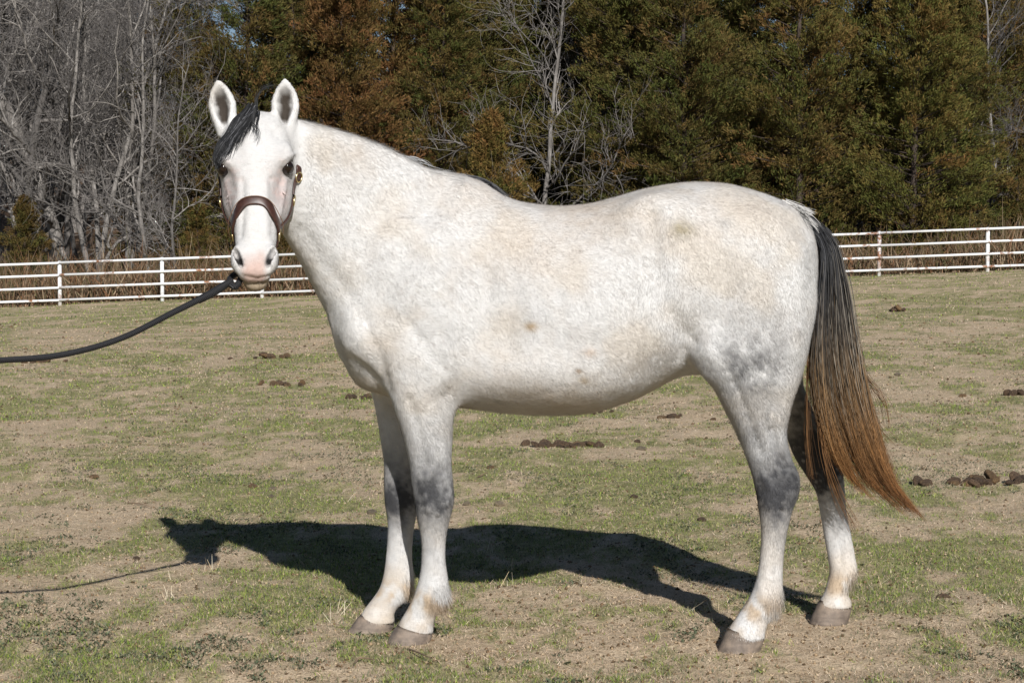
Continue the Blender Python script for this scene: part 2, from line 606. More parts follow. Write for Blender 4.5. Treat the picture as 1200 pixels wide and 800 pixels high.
# bones, hollows and veins of the face, seen from the front
head_w = sstep(6.70, 6.60, BV[:, 1]) * (BV[:, 0] < P(356, 200, 6.5)[0])
for poly, wd, dep in [([(284, 212), (285, 245), (282, 276)], 4.5, -.0065), ([(319, 210), (320, 242), (320, 274)], 4.5, -.0065), ([(270, 214), (276, 240), (278, 256)], 4, .005), ([(334, 212), (329, 238), (326, 254)], 4, .005),
                      ([(270, 176), (277, 160)], 6, -.007), ([(330, 172), (324, 156)], 6, -.007), ([(290, 150), (296, 188), (299, 225)], 7, .003), ([(283, 150), (279, 180)], 5, -.003), ([(316, 148), (318, 178)], 5, -.003),
                      ([(256, 184), (264, 186), (270, 191)], 2.2, .004), ([(346, 181), (338, 183), (331, 188)], 2.2, .004), ([(258, 205), (266, 206)], 2, .0025), ([(344, 202), (336, 204)], 2, .0025),
                      ([(288, 284), (300, 281), (314, 283)], 2.5, -.0025), ([(291, 291), (301, 289), (312, 291)], 2, -.002), ([(286, 323), (302, 326), (318, 323)], 1.8, -.004),
                      ([(334, 222), (329, 250), (322, 262)], 1.6, .0022), ([(268, 222), (274, 250)], 1.6, .0022), ([(324, 238), (318, 262), (316, 280)], 1.5, .0016)]:
    dsp += dep * np.exp(-(seg_dist(px_, py_, poly) / wd) ** 2) * head_w
dsp += (fbm(BV, 60.0, 85, 2) - .5) * .0022 * head_w
# faint ribs and the uneven lie of the winter coat
rib = np.sin((px_ - (py_ - 300) * .25) / 24 * 6.283) * np.exp(-((px_ - 665) / 70) ** 2 - ((py_ - 350) / 60) ** 2)
dsp += rib * .0012 * lat
trunk_ = sstep(.70, .85, BV[:, 2]) * (BV[:, 0] > P(350, 200, 6.6)[0])
dsp += (fbm(BV, 11.0, 81, 3) - .5) * .007 * trunk_ + (fbm(BV * np.array([.6, 1, 1.5]), 42.0, 83, 2) - .5) * .0012 * trunk_
BV = BV + BN * dsp[:, None]
BN = vnormals(BV, BQ)
print("horse surface", BV.shape, BQ.shape)


def sdf_at(p):
    q = (np.asarray(p, float) - LO) / H
    q = np.clip(q, 0, np.array([NX, NY, NZ]) - 1.001)
    i = np.floor(q).astype(int)
    f = q - i
    r = 0
    for a in (0, 1):
        for b in (0, 1):
            for c in (0, 1):
                w = (f[:, 0] if a else 1 - f[:, 0]) * (f[:, 1] if b else 1 - f[:, 1]) * (f[:, 2] if c else 1 - f[:, 2])
                r = r + w * F[i[:, 0] + a, i[:, 1] + b, i[:, 2] + c]
    return r


def sdf_grad(p, e=0.008):
    g = np.stack([sdf_at(p + e * ax) - sdf_at(p - e * ax) for ax in np.eye(3)], 1)
    return g / (np.linalg.norm(g, axis=1, keepdims=True) + 1e-9)


def onto(p, off=0.0, it=12):
    p = np.array(p, float)
    for _ in range(it):
        p = p - sdf_grad(p) * np.clip(sdf_at(p) - off, -.02, .02)[:, None] * .8
    return p


# ---- pigment of the coat (own colours of the hair: grey points, cream stains, pink muzzle), plus shade painted into the nostrils
def blob(p, c, r):
    d = ((p - np.asarray(c)) / np.asarray(r))
    return np.exp(-(d * d).sum(1) * 1.4)


def pigment(p):
    n1 = fbm(p, 5.0, 1)
    n2 = fbm(p * np.array([1, 1, .6]), 26.0, 5, 3)
    n3 = fbm(p, 70.0, 9, 2)
    c = np.tile(np.array([.76, .748, .732]), (len(p), 1))

    def lay(w, col):
        nonlocal c
        w = np.clip(w, 0, 1)[:, None]
        c = c * (1 - w) + w * np.asarray(col)
    lay(.75 * sstep(.42, .66, n1), (.71, .645, .565))                                   # cream staining
    lay(.22 * sstep(.45, .7, n2), (.64, .58, .52))
    lay(.25 * sstep(.5, .75, fbm(p, 11.0, 61, 3)), (.62, .61, .605))
    for px, py, r, a in ((560, 225, .20, .5), (700, 250, .22, .55), (620, 300, .2, .45), (790, 270, .12, .5), (620, 460, .25, .45), (860, 240, .18, .35), (415, 180, .13, .4), (445, 400, .08, .35)):
        lay(a * blob(p, P(px, py, 6.62), (r, .3, r * .55)) * (.4 + .9 * n2), (.62, .515, .41))
    lay(.3 * sstep(.74, .84, vnoise(p * np.array([1, 1, .8]), 95.0, 71)) * sstep(.45, .6, fbm(p, 4.0, 73, 2)), (.36, .30, .26))
    dark = (.050, .050, .054)
    leg_w = sstep(.72, .62, p[:, 2]) * (p[:, 2] > 0)
    nz = .68 + .9 * (n2 - .5) + .7 * (n1 - .5) + .9 * (n3 - .5)
    for rows, kn, w in ((NEAR_FORE, 576, 1.6), (OFF_FORE, 580, 1.5)):
        kc = P(sum(np.interp(kn, [r[0] for r in rows], [r[i] for r in rows]) for i in (1, 2)) / 2, kn, np.interp(kn, [r[0] for r in rows], [r[3] for r in rows]))
        lay(.85 * blob(p, kc + [0, 0, .09], (.15, .15, .20)) * (nz + .1), (.30, .30, .31))
        lay(.65 * blob(p, kc + [0, 0, -.16], (.12, .12, .20)) * nz, (.36, .36, .37))
        lay(w * blob(p, kc + [-.01, 0, 0], (.14, .15, .105)) * np.maximum(nz + .08, .55), (.08, .08, .084))
        lay(.8 * blob(p, kc + [-.03, 0, -.015], (.05, .15, .06)) * nz, dark)
    lay(1.0 * blob(p, P(885, 505, 6.58), (.14, .15, .20)) * (nz + .05), (.28, .28, .285))
    lay(.8 * blob(p, P(915, 620, 6.58), (.06, .14, .14)) * nz, (.26, .26, .265))
    lay(1.75 * blob(p, P(912, 568, 6.58), (.14, .15, .125)) * np.maximum(nz + .05, .62), (.075, .075, .08))
    lay(1.0 * blob(p, P(926, 556, 6.58), (.05, .14, .12)) * nz, dark)
    lay(2.1 * blob(p, P(872, 426, 6.55), (.13, .14, .10)) * (nz - .08), (.17, .168, .17))
    lay(.8 * blob(p, P(900, 395, 6.55), (.15, .14, .12)) * (nz - .1), (.30, .29, .285))
    lay(3.0 * blob(p, P(960, 530, 7.0), (.12, .14, .17)) * nz, (.055, .055, .06))
    lay(1.5 * blob(p, P(935, 480, 6.99), (.08, .14, .13)) * nz, (.10, .10, .10))
    lay(.8 * blob(p, P(982, 610, 7.03), (.09, .12, .08)) * nz, (.25, .25, .25))
    # dirt tan on pasterns and fetlocks
    tan = sstep(.30, .10, p[:, 2]) * sstep(.38, .58, n2 * .5 + n1 * .5)
    lay(.55 * tan, (.60, .49, .37))
    lay(.75 * sstep(.20, .15, p[:, 2]) * sstep(.09, .13, p[:, 2]) * sstep(.4, .6, n2), (.55, .41, .27))
    # small stains on the flank, grass stains on the hip
    for px, py, r, a, col in ((622, 382, .024, .75, (.50, .38, .25)), (677, 434, .014, .9, (.30, .22, .15)), (683, 445, .02, .55, (.5, .4, .28)), (612, 520, .02, .3, (.5, .4, .28)),
                              (690, 412, .03, .35, (.6, .45, .33)), (800, 268, .045, .55, (.40, .34, .22)), (850, 262, .03, .3, (.42, .42, .42)), (745, 455, .02, .3, (.5, .42, .33))):
        lay(1.5 * a * blob(p, P(px, py, 6.5), (r, .2, r * .7)) * (.5 + n3), col)
    c = c * .865
    ht = (p - HO)
    hs, hu, hv = ht @ HA, ht @ HU, ht @ HV
    near = sstep(6.74, 6.62, p[:, 1]) * sstep(.165, .135, np.abs(hv)) * (p[:, 2] > 1.0)
    hd = near * sstep(.0, .06, hs)
    lay(hd * .6, (.575, .563, .55))
    pink = hd * sstep(.50, .56, hs + .06 * (n2 - .5)) * sstep(.050, .020, np.abs(hv) + .02 * (n3 - .5)) * sstep(-.03, .0, hu + .045)
    lay(pink * .85, (.52, .36, .305))
    lay(hd * sstep(.585, .605, hs) * .5, (.50, .40, .30))
    lay(hd * sstep(-.050, -.066, hu) * sstep(.525, .56, hs) * .95, (.33, .26, .18))
    for sg in (-1, 1):
        lay(near * .8 * (.4 + 1.2 * n2) * blob(p, hp(.285, -.05, sg * .085), (.05, .07, .10)), (.44, .37, .355))
        lay(near * .85 * blob(p, hp(.20, -.035, sg * .10), (.045, .045, .045)), (.36, .33, .32))
        lay(near * .5 * blob(p, hp(.525, -.045, sg * .065), (.03, .05, .05)), (.40, .375, .37))
        lay(near * 1.3 * blob(p, hp(.202, -.034, sg * .108), (.024, .028, .028)), (.05, .055, .055))
        lay(near * 2.4 * blob(p, hp(.528, -.042, sg * .048), (.036, .022, .011)), (.022, .019, .019))  # nostril hollow painted near black to stand in for its shade
        lay(near * .5 * sstep(.52, .6, n3) * blob(p, hp(.27, -.03, sg * .085), (.06, .05, .09)), (.60, .44, .40))
    for b0, A, U, V, L in EARS:
        q = p - b0
        es, eu, ev = q @ A, q @ U, q @ V
        ins = sstep(.08, .32, es / L) * sstep(.98, .62, es / L) * sstep(.031, .008, np.abs(ev) + .012 * (n3 - .5)) * sstep(.010, .0, eu) * (eu > -.024) * (es > 0)
        lay(ins * 1.1, (.05, .04, .032))
    return np.clip(c * (.97 + .06 * n3[:, None]), .02, .9)


# ---- materials of the horse
def coat_material():
    nt = NT("coat")
    a = nt.n("ShaderNodeAttribute", attribute_name="tint")
    tc = nt.n("ShaderNodeTexCoord")
    mp = nt.n("ShaderNodeMapping")
    mp.inputs["Rotation"].default_value = (0, math.radians(35), 0)
    mp.inputs["Scale"].default_value = (55, 220, 330)
    nt.l(tc.outputs["Object"], mp.inputs["Vector"])
    nz = noise(nt, 1.0, 3, .6, vec=mp.outputs[0])
    r = nt.ramp(nz.outputs["Fac"], [(.3, (.93, .93, .93)), (.7, (1.05, 1.05, 1.05))])
    nt.l(nt.mix(1, a.outputs["Color"], r.outputs[0], 'MULTIPLY'), nt.b.inputs["Base Color"])
    bp = nt.n("ShaderNodeBump", i_Strength=.22, i_Distance=.004)
    nt.l(nz.outputs["Fac"], bp.inputs["Height"])
    n2 = noise(nt, 9, 3, .5)
    b2 = nt.n("ShaderNodeBump", i_Strength=.25, i_Distance=.03)
    nt.l(n2.outputs["Fac"], b2.inputs["Height"])
    nt.l(b2.outputs[0], bp.inputs["Normal"])
    nt.l(bp.outputs[0], nt.b.inputs["Normal"])
    nt.set(Roughness=.75)
    nt.b.inputs["Specular IOR Level"].default_value = .15
    nt.b.inputs["Sheen Weight"].default_value = .08
    return nt.m


M_coat = coat_material()
M_hair = mat_tint("hair_strand", rough=.5, spec=.35)
M_fur = mat_tint("short_fur", rough=.85, spec=.1)

horse = link("horse", None, label="white grey mare in brown halter standing side on, head turned to the viewer", cat="horse", loc=(0.2, 6.8, 0))
BC = pigment(BV)
body = child("body", mesh_np("body", BV, BQ, M_coat, True, BC), horse)

# ---- short winter coat: fine hairs that follow the lie of the coat
def coat_hairs(n):
    T = np.concatenate([BQ[:, [0, 1, 2]], BQ[:, [0, 2, 3]]])
    a = np.linalg.norm(np.cross(BV[T[:, 1]] - BV[T[:, 0]], BV[T[:, 2]] - BV[T[:, 0]]), axis=1)
    cen = BV[T].mean(1)
    a = a * np.where(cen[:, 1] < 6.85, 1.0, .35)
    t = rng.choice(len(T), n, p=a / a.sum())
    r1, r2 = np.sqrt(rng.random(n)), rng.random(n)
    w = np.stack([1 - r1, r1 * (1 - r2), r1 * r2], 1)
    p = (BV[T[t]] * w[:, :, None]).sum(1)
    nn = (BN[T[t]] * w[:, :, None]).sum(1)
    nn /= np.linalg.norm(nn, axis=1, keepdims=True) + 1e-9
    col = (BC[T[t]] * w[:, :, None]).sum(1)
    fl = np.tile(np.array([.80, 0, -.60]), (n, 1))
    legm = sstep(.80, .66, p[:, 2])[:, None]
    fl = fl * (1 - legm) + np.array([.18, 0, -1.0]) * legm
    rump = (sstep(.5, .8, p[:, 0]) * sstep(.7, .9, p[:, 2]))[:, None]
    fl = fl * (1 - rump) + np.array([.45, 0, -.9]) * rump
    ht = p - HO
    hw = sstep(6.70, 6.58, p[:, 1]) * sstep(.165, .135, np.abs(ht @ HV)) * (p[:, 2] > 1.0)
    hm = rng.random(n) < hw
    fl[hm] = HA + HV * (ht[hm] @ HV)[:, None] * 2.0
    flank = blob(p, P(770, 330, 6.5), (.13, .3, .28))[:, None]
    fl = fl * (1 - flank) + flank * np.array([.1, 0, -1.0])
    sw = fbm(p, 7.0, 33, 3) - .5
    sw2 = fbm(p, 30.0, 35, 2) - .5
    ang = sw * 1.5 + sw2 * .7 + rng.normal(0, .2, n)
    fl -= nn * (fl * nn).sum(1)[:, None]
    fl /= np.linalg.norm(fl, axis=1, keepdims=True) + 1e-9
    bt = np.cross(nn, fl)
    fl = fl * np.cos(ang)[:, None] + bt * np.sin(ang)[:, None]
    bt = np.cross(nn, fl)
    L = rng.uniform(.010, .019, n)
    L[hm] *= .55
    ear = hm & (p[:, 2] > P(300, 150, 6.5)[2])
    fet = sstep(.22, .17, p[:, 2]) * sstep(.10, .14, p[:, 2]) * sstep(-.2, .7, nn[:, 0])
    L = L * (1 + 1.2 * fet) * (1 + .5 * blob(p, P(640, 478, 6.8), (.35, .5, .06)))
    L = L * np.where((p[:, 2] < .6) & (fet < .1), .75, 1)
    crest = sstep(.6, .9, nn[:, 2]) * (p[:, 0] < P(540, 200, 6.8)[0]) * (p[:, 0] > P(352, 200, 6.8)[0]) * (p[:, 2] > 1.4)
    L = L * (1 + 1.0 * crest)
    lift = rng.uniform(.10, .34, n) + .25 * fet
    W = rng.uniform(.0005, .0010, n)[:, None]
    tip = p + fl * (L * np.cos(lift))[:, None] + nn * (L * np.sin(lift))[:, None] - np.array([0, 0, 1]) * (L * fet * .4)[:, None]
    base = p - nn * .0015
    V = np.stack([base + bt * W, base - bt * W, tip], 1).reshape(-1, 3)
    N = nn + rng.normal(0, .08, (n, 3)) + fl * .08
    N /= np.linalg.norm(N, axis=1, keepdims=True)
    br = rng.uniform(.93, 1.07, n)
    C = np.clip(col * br[:, None], 0.02, .92)
    return mesh_np("coat_hair", V, np.arange(3 * n).reshape(-1, 3), M_fur, True, np.repeat(C, 3, 0), np.repeat(N, 3, 0))


ch = child("coat_hair", coat_hairs(460000), horse)
ch["kind"] = "stuff"
ch["label"] = "short rough winter coat of white hair"


# ---- strands of mane, forelock and tail
def strands(paths, cols, r0, taper=.35):
    """paths: (n,m,3) points, cols (n,m,3); thin three-sided hairs"""
    n, m, _ = paths.shape
    tg = np.gradient(paths, axis=1)
    tg /= np.linalg.norm(tg, axis=2, keepdims=True) + 1e-9
    ref = np.array([.3, -.9, .2])
    b = np.cross(tg, ref)
    b /= np.linalg.norm(b, axis=2, keepdims=True) + 1e-9
    c = np.cross(tg, b)
    rad = (np.asarray(r0).reshape(-1, 1) * np.interp(np.linspace(0, 1, m), [0, .6, 1], [1, .85, taper])[None])[:, :, None]
    ring = np.stack([paths + rad * (math.cos(a) * b + math.sin(a) * c) for a in (0, 2.094, 4.189)], 2)   # n,m,3,3
    V = ring.reshape(-1, 3)
    base = (np.arange(n)[:, None] * m + np.arange(m - 1)[None]) * 3
    qs = []
    for k in range(3):
        k2 = (k + 1) % 3
        qs.append(np.stack([base + k, base + k2, base + k2 + 3, base + k + 3], -1).reshape(-1, 4))
    C = np.repeat(cols.reshape(-1, 3), 3, 0)
    return V, np.concatenate(qs), C


def spline_px(pts, t):
    """pts: (px,py,Y) knots -> points at parameters t in 0..1"""
    w = np.array([P(*q) for q in pts])
    s = np.concatenate([[0], np.cumsum(np.linalg.norm(np.diff(w, axis=0), axis=1))])
    s /= s[-1]
    return np.stack([np.interp(t, *curve(s, w[:, a], 400)) for a in range(3)], -1)


def make_tail(n):
    m = 26
    t = np.linspace(0, 1, m)
    L = spline_px([(942, 250, 6.80), (960, 290, 6.76), (958, 345, 6.74), (954, 400, 6.73), (955, 450, 6.73), (966, 505, 6.73), (988, 560, 6.74), (1030, 612, 6.75)], t)
    R = spline_px([(944, 249, 6.83), (972, 275, 6.85), (986, 320, 6.86), (996, 375, 6.86), (1008, 435, 6.85), (1025, 500, 6.83), (1050, 562, 6.80), (1098, 614, 6.78)], t)
    clump = rng.integers(0, 46, n)
    cl_len = rng.uniform(.82, 1.0, 46)
    cu = np.sort(rng.beta(1.15, 1.15, 46))
    u = np.clip(cu[clump] + rng.normal(0, .045, n), -.04, 1.04)
    ln = rng.uniform(.88, 1.0, n) * cl_len[clump] * np.interp(u, [0, .25, .6, 1], [.86, 1.0, 1.0, 1.0])
    short = rng.random(n) < .22
    ln[short] *= rng.uniform(.35, .8, short.sum())
    tt_ = t[None] * ln[:, None]
    pos = np.zeros((n, m, 3))
    for a in range(3):
        l_, r_ = np.interp(tt_, t, L[:, a]), np.interp(tt_, t, R[:, a])
        uu = u[:, None] * np.ones((1, m))
        # the strands draw together again towards the tip
        dr = sstep(.7, 1.05, tt_)
        uu = uu * (1 - .3 * dr) + .75 * .3 * dr
        pos[:, :, a] = l_ * (1 - uu) + r_ * uu
    dpt = rng.normal(0, 1, n)[:, None] * np.interp(tt_, [0, .15, .5, 1], [.012, .03, .035, .022])
    pos[:, :, 1] += dpt
    cph = rng.uniform(0, 6.28, 46)[clump][:, None]
    ph = rng.uniform(0, 6.28, (n, 1))
    amp = np.interp(tt_, [0, .3, 1], [0, .006, .013])
    pos[:, :, 0] += amp * np.sin(5.5 * tt_ + cph) + .35 * amp * np.sin(14 * tt_ + ph) + np.interp(tt_, [0, 1], [0, 1]) * rng.normal(0, .006, n)[:, None]
    pos[:, :, 2] += .5 * amp * np.sin(6.5 * tt_ + cph + 1)
    k = np.array([0, .22, .40, .55, .72, 1.0])
    kc = np.array([[.030, .031, .034], [.042, .042, .045], [.10, .082, .064], [.20, .125, .062], [.25, .125, .045], [.19, .075, .022]])
    sh = rng.normal(0, .07, (n, 1))
    C = np.stack([np.interp(np.clip(tt_ + sh, 0, 1), k, kc[:, a]) for a in range(3)], -1)
    C *= rng.uniform(.55, 1.35, (n, 1, 1)) * rng.uniform(.45, 1.5, 46)[clump][:, None, None]
    pale = (rng.random(n) < .13)[:, None, None] * sstep(.05, .3, tt_)[:, :, None] * sstep(.75, .5, tt_)[:, :, None]
    C = C * (1 - pale * .7) + pale * .7 * np.array([.36, .32, .26])
    # loose wisps
    w = spline_px([(1000, 420, 6.84), (1022, 450, 6.83), (1036, 470, 6.83), (1042, 495, 6.83)], t)
    w2 = spline_px([(1003, 440, 6.84), (1015, 465, 6.83), (1030, 500, 6.83), (1048, 520, 6.83)], t)
    w3 = spline_px([(950, 380, 6.72), (946, 460, 6.71), (948, 530, 6.71), (952, 560, 6.71)], t)
    w4 = spline_px([(957, 470, 6.70), (966, 530, 6.70), (982, 580, 6.71), (1003, 622, 6.72)], t)
    ws = []
    for q, cnt in ((w, 14), (w2, 7), (w3, 14), (w4, 20)):
        for _ in range(cnt):
            ws.append(q + np.outer(t, rng.normal(0, .010, 3)) + rng.normal(0, .003, 3) + np.outer(np.sin(t * 7 + rng.uniform(0, 6)), [.003, 0, .002]))
    ws = np.array(ws)
    wc = np.tile(np.array([.16, .08, .032]), (*ws.shape[:2], 1)) * rng.uniform(.5, 1.3, (len(ws), 1, 1))
    V1, Q1, C1 = strands(pos, C, rng.uniform(.0005, .0010, n), .3)
    V2, Q2, C2 = strands(ws, wc, np.full(len(ws), .0009), .4)
    # the dock, pale haired at its root
    return np.concatenate([V1, V2]), np.concatenate([Q1, Q2 + len(V1)]), np.concatenate([C1, C2])


V, Q, C = make_tail(4600)
child("tail", mesh_np("tail", V, Q, M_hair, True, C), horse)["label"] = "long tail, black at the dock and rust brown at the ends"


# pale tuft over the dock
def tuft(n, pts, spread, cols, r, m=8):
    t = np.linspace(0, 1, m)
    base = spline_px(pts, t)
    out = []
    for i in range(n):
        o = rng.normal(0, 1, 3) * spread
        out.append(base * 1 + o + np.outer(t ** 1.5, rng.normal(0, 1, 3) * spread * 1.6))
    out = np.array(out)
    c = np.asarray(cols, float)[rng.integers(0, len(cols), n)][:, None, :] * np.ones((1, m, 1)) * rng.uniform(.8, 1.1, (n, 1, 1))
    return strands(out, c, np.full(n, r), .4)


def merge(parts):
    V, Q, C, o = [], [], [], 0
    for v, q, c in parts:
        V.append(v)
        Q.append(q + o)
        C.append(c)
        o += len(v)
    return np.concatenate(V), np.concatenate(Q), np.concatenate(C)


white = [(.78, .76, .73), (.7, .68, .65), (.6, .58, .56)]
V, Q, C = merge([tuft(160, [(918, 238, 6.80), (934, 244, 6.79), (946, 250, 6.78)], np.array([.006, .03, .004]), white, .0012),
                 tuft(120, [(930, 246, 6.76), (942, 255, 6.75), (952, 268, 6.75)], np.array([.008, .02, .006]), white + [(.2, .2, .2)], .0011)])
child("tail_head_hair", mesh_np("tail_head_hair", V, Q, M_hair, True, C), horse)

# forelock: black, swept across the forehead to the viewer's left
def surf_strands(starts, ends, lift, m=14, sag=0.0, wob=.004):
    t = np.linspace(0, 1, m)
    pts = starts[:, None, :] * (1 - t)[None, :, None] + ends[:, None, :] * t[None, :, None]
    n = len(starts)
    ph = rng.uniform(0, 6.28, (n, 1))
    pts = pts + (wob * np.sin(t * 5 + ph))[:, :, None] * HV
    flat = pts.reshape(-1, 3)
    d = sdf_at(flat)
    g = sdf_grad(flat)
    lf = np.repeat(lift, m)
    push = np.where(d < lf, lf - d, (lf - d) * .75)
    flat = flat + g * push[:, None]
    d = sdf_at(flat)
    flat = flat + sdf_grad(flat) * np.maximum(lf - d, 0)[:, None]
    return flat.reshape(n, m, 3)


n = 620
u = rng.beta(1.2, 1.2, n)
root = np.array([P(284 + 20 * a, 124 + 4 * rng.normal(), 6.53 - .02 * rng.random()) for a in u])
kx = np.interp(u, [0, .8, .95, 1], [250, 258, 276, 306])
ky = np.interp(u, [0, .8, .95, 1], [190, 183, 168, 150])
ends = np.array([P(a + rng.normal(0, 2.5), b + rng.normal(0, 6), 6.43) for a, b in zip(kx, ky)])
fp = surf_strands(root, ends, rng.uniform(.003, .016, n))
cl = np.where(rng.random(n) < .09, .14, .02) * rng.uniform(.6, 1.5, n)
fc = cl[:, None, None] * np.array([1, 1, 1.06]) * np.ones((1, 14, 1))
V, Q, C = strands(fp, fc, rng.uniform(.0008, .0014, n), .3)
# stray arch of hair over the poll and fine hairs on the forehead
ar = [tuft(14, [(300, 126, 6.55), (301, 114, 6.56), (308, 104, 6.58), (322, 99, 6.6)], np.array([.003, .01, .003]), [(.03, .03, .03)], .0008, 12),
      tuft(10, [(298, 128, 6.50), (296, 146, 6.46), (302, 158, 6.44), (299, 166, 6.43)], np.array([.004, .004, .003]), [(.06, .06, .06)], .0007, 12)]
V, Q, C = merge([(V, Q, C)] + ar)
child("forelock", mesh_np("forelock", V, Q, M_hair, True, C), horse)["label"] = "black forelock swept across the forehead"

# mane: black, fallen to the far side, its last lock showing at the withers
n = 1500
s_ = rng.random(n)
cx = [345, 400, 450, 500, 540, 560, 590]
cy = [143, 156, 174, 199, 209, 213, 231]
cY = [6.645, 6.69, 6.75, 6.79, 6.80, 6.80, 6.80]
px = 348 + s_ * 236
rt = np.array([P(a, np.interp(a, cx, cy) + 9, np.interp(a, cx, cY) + .055) for a in px])
Lm = rng.uniform(.14, .26, n)
endp = rt + np.stack([rng.normal(.05, .03, n), np.full(n, .14) + rng.normal(0, .02, n), -Lm], 1)
mp_ = surf_strands(rt, endp, rng.uniform(.004, .02, n), m=10, wob=.006)
cl = np.where(rng.random(n) < .2, .3, .03) * rng.uniform(.6, 1.4, n)
mc = cl[:, None, None] * np.ones((1, 10, 3))
V1 = strands(mp_, mc, rng.uniform(.001, .0016, n), .4)
lock = tuft(150, [(540, 208, 6.82), (560, 211, 6.81), (577, 219, 6.81), (592, 233, 6.83)], np.array([.004, .012, .004]), [(.03, .03, .035), (.05, .05, .055), (.16, .16, .16)], .0013, 10)
hair2 = tuft(40, [(475, 186, 6.78), (485, 188, 6.79), (496, 198, 6.82)], np.array([.02, .01, .006]), [(.35, .35, .36), (.6, .6, .6)], .001, 8)
V, Q, C = merge([V1, lock, hair2])
child("mane", mesh_np("mane", V, Q, M_hair, True, C), horse)["label"] = "black mane fallen to the far side of the neck"


# ---- eyes
def uv_ball(c, r, R, nu=20, nv=12):
    v = [[0, 0, 1.0]]
    for i in range(1, nv):
        th = math.pi * i / nv
        for j in range(nu):
            ph = 2 * math.pi * j / nu
            v.append([math.sin(th) * math.cos(ph), math.sin(th) * math.sin(ph), math.cos(th)])
    v.append([0, 0, -1.0])
    v = np.array(v) * np.asarray(r)
    f3, f4 = [], []
    for j in range(nu):
        j2 = (j + 1) % nu
        f3.append((0, 1 + j, 1 + j2))
        b = 1 + (nv - 2) * nu
        f3.append((len(v) - 1, b + j2, b + j))
        for i in range(nv - 2):
            a = 1 + i * nu
            f4.append((a + j, a + nu + j, a + nu + j2, a + j2))
    return v @ np.asarray(R) + np.asarray(c), [np.array(f3), np.array(f4)]


nt = NT("eye")
nz = noise(nt, 60, 2)
nt.l(nt.ramp(nz.outputs["Fac"], [(.3, (.006, .005, .005)), (.7, (.022, .012, .008))]).outputs[0], nt.b.inputs["Base Color"])
nt.set(Roughness=.06)
M_eye = nt.m
for sg in (-1, 1):
    v, f = uv_ball(hp(.201, -.033, sg * .100), (.022, .027, .022), HR)
    child("eye", mesh_np("eye", v, f, M_eye, True), horse)

# ---- hooves
nt = NT("hoof_horn")
tc = nt.n("ShaderNodeTexCoord")
mp = nt.n("ShaderNodeMapping")
mp.inputs["Scale"].default_value = (8, 8, 90)
nt.l(tc.outputs["Object"], mp.inputs["Vector"])
w1 = noise(nt, 1.0, 4, .6, vec=mp.outputs[0])
w2 = noise(nt, 26, 4, .6)
c1 = nt.ramp(w1.outputs["Fac"], [(.3, (.11, .088, .07)), (.7, (.25, .20, .16))]).outputs[0]
c2 = nt.ramp(w2.outputs["Fac"], [(.35, (.10, .078, .065)), (.52, (.24, .19, .15)), (.72, (.42, .32, .24))]).outputs[0]
nt.l(nt.mix(.5, c1, c2), nt.b.inputs["Base Color"])
bp = nt.n("ShaderNodeBump", i_Strength=.5, i_Distance=.004)
nt.l(w2.outputs["Fac"], bp.inputs["Height"])
nt.l(bp.outputs[0], nt.b.inputs["Normal"])
nt.set(Roughness=.7)
M_hoof = nt.m


def hoof(cf, cb, bf, bb, Y, wt, wb):
    """coronet front/back pixels, toe/heel x pixels on the ground, depth, half widths at coronet and sole"""
    p0, p1 = P(*cf, Y), P(*cb, Y)
    xb0, xb1 = P(bf, 750, Y)[0], P(bb, 750, Y)[0]
    nseg, rows = 36, 9
    vs = []
    for i in range(rows):
        t = i / (rows - 1)
        for j in range(nseg):
            a = 2 * math.pi * j / nseg
            ca, sa = math.cos(a), math.sin(a)
            # toe towards -x: rounder in front, squarer behind
            ct = p0 * (1 + ca) / 2 + p1 * (1 - ca) / 2                 # ca=1 front
            top = np.array([ct[0], Y + wt * sa * (1 - .12 * (1 - ca) / 2), ct[2]])
            bx = xb0 * (1 + ca) / 2 + xb1 * (1 - ca) / 2
            bot = np.array([bx, Y + wb * sa * (1 - .18 * (1 - ca) / 2), -.006])
            p = top * (1 - t) + bot * t
            r = 1 + .014 * math.sin(t * 30 + .8 * math.sin(a)) * (1 - .7 * t) + .012 * math.sin(9 * a + 2 * t) * math.sin(5 * a + Y * 40) - .05 * math.exp(-t * 10)
            c = np.array([(p0[0] + p1[0]) / 2 * (1 - t) + (xb0 + xb1) / 2 * t, Y, p[2]])
            p = c + (p - c) * np.array([r, r, 1])
            vs.append(p)
    f = []
    for i in range(rows - 1):
        for j in range(nseg):
            j2 = (j + 1) % nseg
            f.append((i * nseg + j, i * nseg + j2, (i + 1) * nseg + j2, (i + 1) * nseg + j))
    f3 = []
    for k, r0 in ((len(vs), (rows - 1) * nseg), (len(vs) + 1, 0)):
        f3 += [(k, r0 + j, r0 + (j + 1) % nseg) for j in range(nseg)]
    vs = np.array(vs)
    vs = np.concatenate([vs, [vs[(rows - 1) * nseg:].mean(0)], [vs[:nseg].mean(0)]])
    child("hoof", mesh_np("hoof", vs, [np.array(f), np.array(f3)], M_hoof, True), horse)


hoof((465, 731), (508, 742), 451, 503, 6.695, .054, .066)
hoof((422, 719), (463, 731), 406, 458, 6.90, .052, .064)
hoof((852, 735), (897, 746), 840, 890, 6.562, .052, .062)
hoof((960, 702), (998, 712), 947, 993, 7.045, .05, .06)

